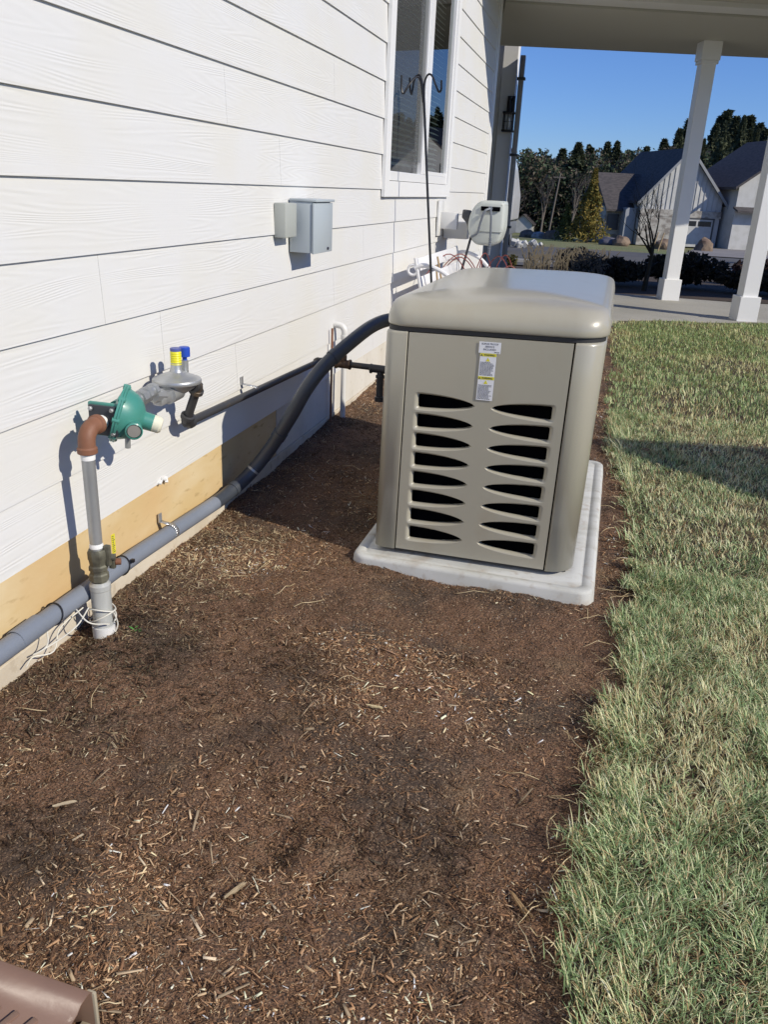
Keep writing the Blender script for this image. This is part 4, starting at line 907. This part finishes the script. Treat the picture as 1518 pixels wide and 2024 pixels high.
B = [blades(150000, (1.30, 2.4), (.3, 2.6), .012, .040, .0019, 51, keep=inview, straw=.2, lean=1.15),
     blades(80000, (1.33, 3.2), (2.4, 4.8), .016, .038, .0028, 52, keep=inview, straw=.24, lean=1.1),
     blades(90000, (1.3, 4.6), (4.6, 10.2), .022, .042, .0048, 53, keep=inview, straw=.12, lean=.7),
     blades(7500, (1.28, 1.50), (.4, 2.5), .025, .062, .0022, 54, keep=lambda x, y: (x < edge(y)+.10) & (noise(x, y, .12, 61) > -.12), straw=.25, lean=.9, edge_pull=True),
     blades(2500, (1.28, 1.50), (2.4, 4.5), .05, .085, .003, 55, keep=lambda x, y: (x < edge(y)+.10) & (noise(x, y, .12, 61) > -.05), straw=.25, lean=.9, edge_pull=True),
     blades(15000, (2.0, 9.0), (-.5, 10.2), .03, .06, .008, 56, keep=lambda x, y: ~inview(x, y), straw=.15)]
V, F, C_ = cat(B); tag(np_mesh('lawn_grass', V, F, tm_grass, C_), 'green lawn grass with straw-coloured patches right of the generator', 'grass', kind='stuff')

# long dead strands lying over the lawn edge and on the mulch
sg = NB(); rg = random.Random(31)
for k in range(120):
    y = rg.uniform(.55, 3.6); x = float(edge(np.array(y)))+rg.gauss(.0, .045)
    if rg.random() < .25: x = rg.uniform(.15, 1.3)
    if .58 < x < 1.39 and y > 2.25: continue
    a = math.pi+rg.gauss(0, .9); l_ = rg.uniform(.03, .10); bend = rg.gauss(0, .22); pts = []
    for j in range(5):
        t = j/4; px = x+l_*t*math.cos(a+bend*t); py = y+l_*t*math.sin(a+bend*t); pts.append((px, py, float(hm(np.array(px), np.array(py)))+.006+.014*math.sin(math.pi*t)*rg.random()))
    tube(sg, pts, [.0010, .0011, .0010, .0008, .0004], 4, cap=False)
tag(finish(sg, 'dead_grass', mat('dead_grass_straw', (.62, .50, .30), .7, var=(30, (.42, .32, .17), .4, .6))), 'pale dead grass strands strewn along the edge between lawn and mulch', 'dead grass', kind='stuff')

# ------------------------------------------------------------------ trees and plants
def leafcloud(pts, size, cols, g_):
    """small random quads at pts (n,3)"""
    n = len(pts); a = g_.normal(size=(n, 3)); a /= np.linalg.norm(a, axis=1)[:, None]; b = g_.normal(size=(n, 3)); b -= a*(a*b).sum(1)[:, None]; b /= np.linalg.norm(b, axis=1)[:, None]
    sz = size*g_.uniform(.6, 1.4, n)[:, None]; V = np.stack([pts-a*sz, pts-b*sz*.45, pts+a*sz, pts+b*sz*.45], 1).reshape(-1, 3)
    return V, np.arange(n*4).reshape(-1, 4), np.repeat(cols, 4, 0)
def conifer_data(h, r, n, seed, c1, c2):
    g_ = np.random.default_rng(seed); t = g_.random(n)**.85; z_ = .08*h+t*h*.92
    lev = np.floor(t*h/.55); ph = lev*2.4; nb = 7
    az = ph+g_.integers(0, nb, n)*2*np.pi/nb+g_.normal(0, .16, n); rad = r*(1-t)**1.15*(g_.random(n)**.55)*(1+.4*np.sin(lev*1.7+az*2))+.06
    z_ = z_-rad*.28+.10*g_.normal(0, 1, n)*(1-t); p_ = np.stack([rad*np.cos(az), rad*np.sin(az), np.minimum(z_, h)], -1)
    mixv = g_.random(n)[:, None]; col = np.array(c1)*(1-mixv)+np.array(c2)*mixv; return p_, col, g_
def conifer(name, h, r, n, seed, c1, c2, label, cat_, loc, size=.22, group=None, bark=m_bark):
    t = thing(name, label, cat_, loc, group=group); p_, col, g_ = conifer_data(h, r, n, seed, c1, c2)
    V, F, C2 = leafcloud(p_, size, col, g_); np_mesh('crown', V, F, tm_leaf, C2, t)
    bm = NB(); cyl(bm, (0, 0, -.3), (0, 0, h*.97), max(.08, r*.09), .02, 8); finish(bm, 'trunk', bark, t); return t
def bare_tree(name, h, seed, label, cat_, loc, mt, group=None, spread=.5, depth=4, r0=None, n0=5):
    t = thing(name, label, cat_, loc, group=group); rj = random.Random(seed); tr_, br_ = NB(), NB()
    def grow(p, d, L_, r_, dep):
        pts = [p]; q = p.copy(); dd = d.copy()
        for k in range(4): dd = (dd+Vector((rj.gauss(0, .12), rj.gauss(0, .12), rj.gauss(.03, .08)))).normalized(); q = q+dd*L_/4; pts.append(q.copy())
        rs = [r_*(1-.5*i/4) for i in range(5)]; tube(tr_ if dep == depth else br_, pts, rs, 6 if dep >= depth-1 else 3, cap=False)
        if dep == 0: return
        for k in range(n0 if dep == depth else rj.choice((3, 4))):
            i = rj.randint(2, 4); nd = (dd+Vector((rj.gauss(0, spread), rj.gauss(0, spread), rj.gauss(.15, .25)))).normalized(); grow(pts[i], nd, L_*rj.uniform(.55, .8), rs[i]*.6, dep-1)
    grow(Vector((0, 0, -.1)), Vector((0, 0, 1)), h*(.42 if depth == 4 else .36), r0 or h*.022, depth)
    finish(tr_, 'trunk', mt, t); finish(br_, 'branches', mt, t); return t
rt = random.Random(21)
GC1, GC2 = (.035, .05, .028), (.11, .12, .065)
protos = [conifer('conifer', 10, 2.9, 4600, 100+i, GC1, GC2, 'dark green conifer among the wood beyond the houses', 'conifer', (0, 0, 0), .22, 'conifers of the far wood') for i in range(4)]
bprotos = [bare_tree('bare_tree', 8.5, 200+i, 'leafless brown tree in front of the far conifers', 'bare tree', (0, 0, 0), m_barkgrey, 'leafless trees of the far wood', .35, 4) for i in range(3)]
used = set()
def place(protos_, i, loc, s, rz, sz=1.0):
    k = i % len(protos_); p = protos_[k]
    o = p if (id(protos_), k) not in used else copy_tree(p)
    used.add((id(protos_), k)); o.location = loc; o.scale = (s*sz, s*sz, s); o.rotation_euler = (0, 0, rz); return o
hts = lambda x: np.interp(x, [-25, -9, -4.5, -2.4, 1, 3.2, 4.8, 9, 16, 40], [8.2, 8.2, 9.4, 9.9, 9.6, 8.6, 10.2, 11.6, 12.4, 12.5])
i = 0
for row, (yy, n_) in enumerate(((106, 50), (114, 46), (125, 42))):
    for k in range(n_):
        x = -26+60*(k+rt.uniform(-.4, .4))/n_; s = float(hts(x*110/yy))*(yy/110)*rt.uniform(.68, 1.15)/10
        place(protos, i, (x, yy+rt.uniform(-3, 3), -3.4), s, rt.uniform(0, 6.28), rt.uniform(1.1, 1.9)); i += 1
for k in range(26):
    x = -12+24*(k+rt.uniform(-.4, .4))/26; place(bprotos, k, (x, rt.uniform(97, 104), -3.1), rt.uniform(.55, .95), rt.uniform(0, 6.28))
g_ = np.random.default_rng(77); n_ = 130000; X_ = g_.uniform(-30, 40, n_); Y_ = g_.uniform(100, 112, n_); Z_ = -3.3+g_.random(n_)**.9*(8.2+3.6*noise(X_, Y_*.3, 1.6, 9)+2.0*noise(X_, Y_, 5, 9))
cc = np.where((g_.random(n_) < .42)[:, None], np.array([[.12, .10, .075]]), np.array([[.055, .08, .045]]))*(1+g_.normal(0, .3, n_))[:, None]*(1+.7*noise(X_, Z_*.5, 1.3, 5))[:, None]
V, F, C2 = leafcloud(np.stack([X_, Y_, Z_], -1), .22, np.clip(cc, .01, .5), g_); tag(np_mesh('undergrowth', V, F, tm_leaf, C2), 'brown brushy thicket filling the foot of the far wood', 'undergrowth', kind='stuff')
# tall trees behind the right-hand house
for k, (x, y, s) in enumerate(((10.6, 92, 1.12), (12.6, 95, 1.2), (14.2, 96, 1.1), (16, 92, 1.15), (9.4, 97, 1.0), (18, 94, 1.2))):
    place(protos, i, (x, y, -2.9), s, k, .8); i += 1
conifer('golden_conifer', 4.9, 1.45, 5200, 301, (.30, .21, .05), (.12, .125, .035), 'orange-gold conifer left of the dark-roofed house', 'conifer', (-.25, 64, -1.9), .12)
conifer('small_conifer', 2.4, .75, 1500, 302, (.14, .15, .04), (.08, .09, .03), 'yellow-green young conifer just left of the golden one', 'conifer', (-1.9, 65, -1.9), .11)
bare_tree('bare_tree', 2.0, 413, 'dark leafless tree in the planting bed beyond the porch', 'tree', (1.83, 12.4, 0), m_bark_dark, None, .55, 5, .045)
# added off to the right, out of frame, to shade the road and fill reflections
for k, (x, y, s) in enumerate(((13, 18, .9), (17, 20, 1.0), (20, 26, 1.1), (30, 10, .9), (32, 16, 1.0), (29, 3, .9))):
    o = place(protos, i, (x, y, tzf(y)), s, k*1.3, 1.25); i += 1
    o['label'] = 'unseen dark green conifer added beyond the right edge of the lawn'; o['group'] = 'added conifers right of the lawn'
def shrub(name, label, loc, rx, ry, h, n, size, c1, c2, seed, stems=True):
    t = thing(name, label, 'shrub', loc); g_ = np.random.default_rng(seed); u = g_.normal(size=(n, 3)); u /= np.linalg.norm(u, axis=1)[:, None]; rad = g_.random(n)[:, None]**.4
    p_ = u*rad*np.array([rx, ry, h*.55])+np.array([0, 0, h*.5]); p_ *= (1+.25*noise(p_[:, 0]*3+seed, p_[:, 2]*3, .5, 2))[:, None]; p_[:, 2] = np.maximum(p_[:, 2], .01)
    mixv = g_.random(n)[:, None]; V, F, C2 = leafcloud(p_, size, np.array(c1)*(1-mixv)+np.array(c2)*mixv, g_); np_mesh('foliage', V, F, tm_leaf, C2, t)
    bm = NB(); rj = random.Random(seed)
    for k in range(7): tube(bm, spline([(0, 0, -.05), (rj.gauss(0, rx*.3), rj.gauss(0, ry*.3), h*.4), (rj.gauss(0, rx*.6), rj.gauss(0, ry*.6), h*.85)], 4), .008, 4)
    finish(bm, 'stems', m_bark_dark, t); return t
DK1, DK2 = (.02, .022, .016), (.045, .04, .03)
shrub('shrub', 'dark low shrub between the generator lid and the left porch post', (1.35, 13.2, 0), .6, .5, .30, 2000, .05, DK1, DK2, 1)
shrub('shrub', 'dark shrub behind the left porch post', (2.4, 13.6, 0), .7, .5, .42, 2000, .05, DK1, DK2, 2)
shrub('shrub', 'dark shrub between the two porch posts', (3.35, 13.2, 0), .5, .4, .26, 1600, .05, DK1, DK2, 3)
shrub('shrub', 'dark shrub behind the right porch post', (4.3, 13.6, 0), .55, .4, .38, 1800, .05, DK1, DK2, 4)
shrub('shrub', 'grey twiggy lavender bush above the generator lid corner', (1.05, 12.6, 0), .3, .25, .44, 900, .022, (.20, .18, .15), (.10, .09, .08), 5)
shrub('shrub', 'reddish dark barberry shrub between the posts near the road', (3.9, 15.6, -.1), .5, .35, .36, 1400, .05, (.06, .03, .025), (.03, .02, .02), 6)
shrub('shrub', 'small dark evergreen shrub at the road edge left of the bare tree', (.75, 15.8, -.12), .4, .3, .36, 1400, .05, (.02, .022, .025), (.04, .04, .04), 7)
shrub('shrub', 'green cushion shrub at the foot of the golden conifer', (-.6, 68.5, -1.95), .7, .5, .8, 1500, .1, (.12, .16, .05), (.08, .1, .03), 8)
shrub('shrub', 'tiny yellow-green plant at the kerb left of the dry grasses', (-.35, 15.2, -.1), .12, .1, .25, 300, .025, (.14, .13, .04), (.09, .08, .03), 9)
st_ = NB(); rs_ = random.Random(6)
for k in range(240):
    x = rs_.uniform(-.05, 1.35); y = 14.6+rs_.uniform(-.4, .4); h = rs_.uniform(.22, .48); tube(st_, [(x, y, -.12), (x+rs_.gauss(0, .03), y, h*.5-.1), (x+rs_.gauss(0, .08), y, h-.1)], .007, 3)
tag(finish(st_, 'dry_grass', mat('dry_stalk', (.30, .25, .17), .8)), 'pale dry grass stalks standing in front of the road', 'dry grass', kind='stuff')

# boulders, stakes, pole
def rock(x, y, z_, s, mt, lab, seed):
    bm = NB(); bmesh.ops.create_icosphere(bm, subdivisions=3, radius=1); rj = random.Random(seed); off = rj.uniform(0, 50)
    from mathutils import noise as mn
    for v in bm.verts:
        f = 1+.28*mn.noise(v.co*1.3+Vector((off, 0, 0)))+.1*mn.noise(v.co*3.7+Vector((0, off, 0))); v.co = Vector((v.co.x*s[0], v.co.y*s[1], v.co.z*s[2]))*f
    o = finish(bm, 'boulder', mt, smooth=25); o.location = (x, y, z_); tag(o, lab, 'boulder', 'boulders along the far verge')
rock(-3.1, 70, -2.05, (.7, .5, .6), m_boulder, 'reddish boulder left of the golden conifer, near the utility pole', 1)
rock(-5.2, 72, -2.15, (.8, .6, .5), m_boulder, 'low tan boulder near the small far house', 2)
rock(2.1, 60, -1.65, (.6, .5, .45), m_boulder, 'tan boulder right of the golden conifer, in front of the dark-roofed house', 3)
rock(1.3, 60.5, -1.7, (.7, .5, .36), mat('blue_rock', (.10, .10, .13), .9), 'dark low boulder left of the tan one before the stone wall', 4)
rock(4.6, 56, -1.5, (.6, .4, .42), m_boulder, 'large tan boulder left of the left porch post', 5)
rock(6.6, 52, -1.35, (.5, .4, .6), m_boulder, 'tall reddish boulder just right of the left porch post', 6)
rock(-4.2, 70.5, -2.1, (.6, .5, .45), m_boulder2, 'grey boulder between the tan and the reddish boulder', 7)
rock(9.3, 50, -1.4, (.45, .35, .25), m_boulder2, 'small pale rock at the edge of the far driveway', 8)
pr_ = NB(); rk = random.Random(8)
for k in range(26): box(pr_, (-2.0+rk.gauss(0, .35), 33+rk.gauss(0, .25), tzf(33)+.08+rk.uniform(0, .12)), (rk.uniform(.1, .22),)*3, .02, (rk.random(), rk.random(), rk.random()))
tag(finish(pr_, 'gravel_pile', mat('pale_stone', (.5, .5, .48), .9), smooth=0), 'small pile of pale broken stone on the road', 'gravel', kind='stuff')
for a, lab in ((0, 'left wooden stake of the pair on the far verge'), (.28, 'right wooden stake of the pair on the far verge')):
    bm = NB(); cyl(bm, (3.45+a, 45, -1.25), (3.62+a, 45, -.35), .035, .03, 6); tag(finish(bm, 'wooden_stake', m_wood), lab, 'stake')
up_ = thing('utility_pole', 'slim grey utility pole with a crossarm in front of the wood', 'utility pole', (-4.5, 90, -2.8))
bm = NB(); cyl(bm, (-.35, 0, -.5), (.25, 0, 6.0), .10, .07, 8); finish(bm, 'pole', m_barkgrey, up_)
bm = NB(); box(bm, (.2, 0, 5.6), (1.2, .1, .12)); finish(bm, 'crossarm', m_barkgrey, up_, smooth=0)

# ------------------------------------------------------------------ far houses
def gable_roof_prism(bm, x0, x1, xr, ze, zr, ya, yb, th=.18, ov=.35):
    # ridge along y at x=xr, eaves at x0,x1
    for xe in (x0, x1):
        s = (zr-ze)/(xr-xe); xe2 = xe-ov*(1 if xe < xr else -1); ze2 = zr-s*(xr-xe2)
        prism(bm, [(xe2, ya-ov, ze2), (xr, ya-ov, zr), (xr, yb+ov, zr), (xe2, yb+ov, ze2)], (0, 0, th))
hz = -1.98
hs = thing('farm_house', 'white board-and-batten house with a steep dark gable and garage', 'house', (6.05, 67, hz), (0, 0, R(20)))
bm = NB(); a = -3.0; b = 3.1; ze = 3.2; zr = 6.5
prism(bm, [(a, 0, 0), (b, 0, 0), (b, 0, ze), (0, 0, zr), (a, 0, ze)], (0, 9, 0))
finish(bm, 'gable_wall', m_housewhite, hs, smooth=0)
bm = NB()
for k in range(18):
    x = a+.35*k+.1
    if x < b: bxx(bm, x-.025, x+.025, -.05, -.003, 2.55, ze+(zr-ze)*(1-abs(x)/3.05)-.1)
finish(bm, 'batten', mat('batten_grey', (.42, .42, .41), .7), hs, smooth=0)
bm = NB(); bxx(bm, a-.03, b+.03, -.10, -.004, 2.02, 2.5); bxx(bm, a-.03, -.05, -.12, -.005, 0, 2.0); finish(bm, 'stone_band', m_housestone, hs, smooth=0)
bm = NB(); gable_roof_prism(bm, a, b, 0, ze, zr, 0, 9); rf = finish(bm, 'roof', m_shingle, hs, smooth=0)
bm = NB()
for sx in (-1, 1): prism(bm, [(0, -.36, zr-.08), (sx*3.45, -.36, ze-.55), (sx*3.45, -.36, ze-.28), (0, -.36, zr+.17)], (0, -.05, 0))
finish(bm, 'bargeboard', mat('barge_grey', (.25, .26, .27), .6), hs, smooth=0)
bm = NB(); bxx(bm, .2, 2.6, -.06, .02, 0, 1.92); gd = finish(bm, 'garage_door', m_housewhite, hs, smooth=0)
bm = NB(); bxx(bm, .3, 1.35, -.075, -.062, 1.45, 1.8); bxx(bm, 1.5, 2.5, -.075, -.062, 1.45, 1.8); finish(bm, 'pane', m_darkglass, gd, smooth=0)
bm = NB(); bxx(bm, .1, 2.72, -.09, -.062, 1.925, 2.015); bxx(bm, 2.605, 2.72, -.09, -.062, 0, 1.92); finish(bm, 'door_surround', m_darkgrey, hs, smooth=0)
bm = NB(); bxx(bm, -.25, .75, -.08, .0, 3.0, 4.75); wn = finish(bm, 'window', m_darkgrey, hs, smooth=0)
bm = NB(); bxx(bm, -.15, .65, -.10, -.082, 3.7, 4.65); bxx(bm, -.15, .65, -.10, -.082, 3.1, 3.6); finish(bm, 'pane', m_darkglass, wn, smooth=0)
# left wing, ridge parallel to the street
bm = NB(); bxx(bm, -5.0, -3.04, 1.5, 7.5, 0, 2.55); finish(bm, 'left_wing_wall', m_housestone, hs, smooth=0)
bm = NB(); prism(bm, [(-5.2, 1.0, 2.35), (-5.2, 4.5, 4.9), (-5.2, 8, 2.35), (-5.2, 8, 2.2), (-5.2, 4.5, 4.75), (-5.2, 1.0, 2.2)], (5.1, 0, 0)); prism(bm, [(-4.98, 1.5, 2.55), (-4.98, 7.5, 2.55), (-4.98, 4.5, 4.7)], (.05, 0, 0)); finish(bm, 'left_wing_roof', m_shingle, hs, smooth=0)
bm = NB(); bxx(bm, -3.9, -3.1, .5, 1.45, 0, 2.5); finish(bm, 'stone_pier', m_housegrey, hs, smooth=0)
bm = NB(); bxx(bm, -4.85, -4.0, 1.42, 1.495, .9, 2.0); wn = finish(bm, 'window', m_darkgrey, hs, smooth=0)
# right wing set forward and higher
bm = NB(); prism(bm, [(3.4, -1.5, 0), (12, -1.5, 0), (12, -1.5, 4.4), (7.7, -1.5, 7.5), (3.4, -1.5, 4.4)], (0, 8, 0)); finish(bm, 'right_wing_wall', m_housewhite, hs, smooth=0)
bm = NB(); gable_roof_prism(bm, 3.4, 12, 7.7, 4.4, 7.5, -1.5, 6.5, ov=.5); prism(bm, [(3.2, -2.3, 2.55), (12, -2.3, 2.55), (12, -1.52, 2.8), (3.2, -1.52, 2.8)], (0, 0, .12)); finish(bm, 'right_wing_roof', m_shingle, hs, smooth=0)
bm = NB(); bxx(bm, 4.9, 5.9, -1.6, -1.51, 3.2, 5.0); wn = finish(bm, 'window', m_darkgrey, hs, smooth=0)
bm = NB(); bxx(bm, 5.0, 5.8, -1.62, -1.602, 3.3, 4.0); bxx(bm, 5.0, 5.8, -1.62, -1.602, 4.1, 4.9); finish(bm, 'pane', m_darkglass, wn, smooth=0)
sh2 = thing('small_house', 'tiny white house with a dark roof at the edge of the far wood', 'house', (-8.3, 98, -3.0))
bm = NB(); prism(bm, [(-1.1, 0, 0), (1.1, 0, 0), (1.1, 0, 1.0), (0, 0, 1.9), (-1.1, 0, 1.0)], (0, 4, 0)); finish(bm, 'wall', m_housewhite, sh2, smooth=0)
bm = NB(); gable_roof_prism(bm, -1.1, 1.1, 0, 1.0, 1.9, 0, 4, .1, .2); finish(bm, 'roof', m_shingle, sh2, smooth=0)

# white van parked beyond the corner
van = thing('delivery_van', 'white van parked beyond the house corner, only its edge showing', 'van', (-2.72, 24.0, tzf(24)))
bm = NB(); rr_prism(bm, [(-1.0, .78), (-1.0, 2.3), (-.86, 2.72), (.68, 2.72), (.82, 2.3), (.98, 1.5), (.98, .78)], 0, 5.2, .06); finish(bm, 'body', m_vanwhite, van)
bm = NB(); bxx(bm, -.98, .96, -.06, 4.9, .35, .74, .05); finish(bm, 'bumper', mat('van_bumper_grey', (.16, .17, .18), .5), van)
bm = NB(); bxx(bm, -.6, .7, -.012, -.003, 1.35, 1.40); bxx(bm, .25, .28, -.012, -.003, .85, 2.6); bxx(bm, .55, .82, -.012, -.003, 1.28, 1.33); finish(bm, 'door_seam', m_vanline, van, smooth=0)
bm = NB(); t_ = [(.62+.20*math.cos(a), -.02, 2.0+.24*math.sin(a)) for a in np.linspace(0, 6.283, 28)]; tube(bm, t_, .035, 6, cap=False); finish(bm, 'blue_mark', m_vanblue, van)
for sx in (-.8, .8):
    for yy in (.9, 4.1):
        bm = NB(); cyl(bm, (sx-.1, yy, .34), (sx+.1, yy, .34), .34, n=24); wh = finish(bm, 'wheel', m_gasket, van)
        bm = NB(); cyl(bm, (sx-.105, yy, .34), (sx+.105, yy, .34), .18, n=16); finish(bm, 'rim', m_galv, wh)

# shed added unseen to the right, out of frame: its gable throws the pointed shadow on the lawn
shd = thing('shadow_shed', 'unseen white gabled shed added to cast the pointed lawn shadow', 'shed', (5.0, 2.93, 0))
bm = NB(); gt, ge, hw = 2.53, .75, 1.38
prism(bm, [(0, -hw+.1, 0), (0, hw-.1, 0), (0, hw-.1, ge), (0, 0, gt-.1), (0, -hw+.1, ge)], (2.4, 0, 0)); finish(bm, 'wall', m_siding, shd, smooth=0)
bm = NB()
for s in (-1, 1): prism(bm, [(-.12, 0, gt-.05), (-.12, s*hw, ge-.05), (-.12, s*hw, ge), (-.12, 0, gt)], (2.7, 0, 0))
finish(bm, 'roof', m_shingle, shd, smooth=0)
bm = NB(); bxx(bm, -.03, -.002, -.35, .35, .05, 1.5, .004); dr = finish(bm, 'door', m_trim, shd, smooth=0)
bm = NB(); cyl(bm, (-.07, .25, .8), (-.03, .25, .8), .02, n=12); finish(bm, 'handle', m_hook, dr)
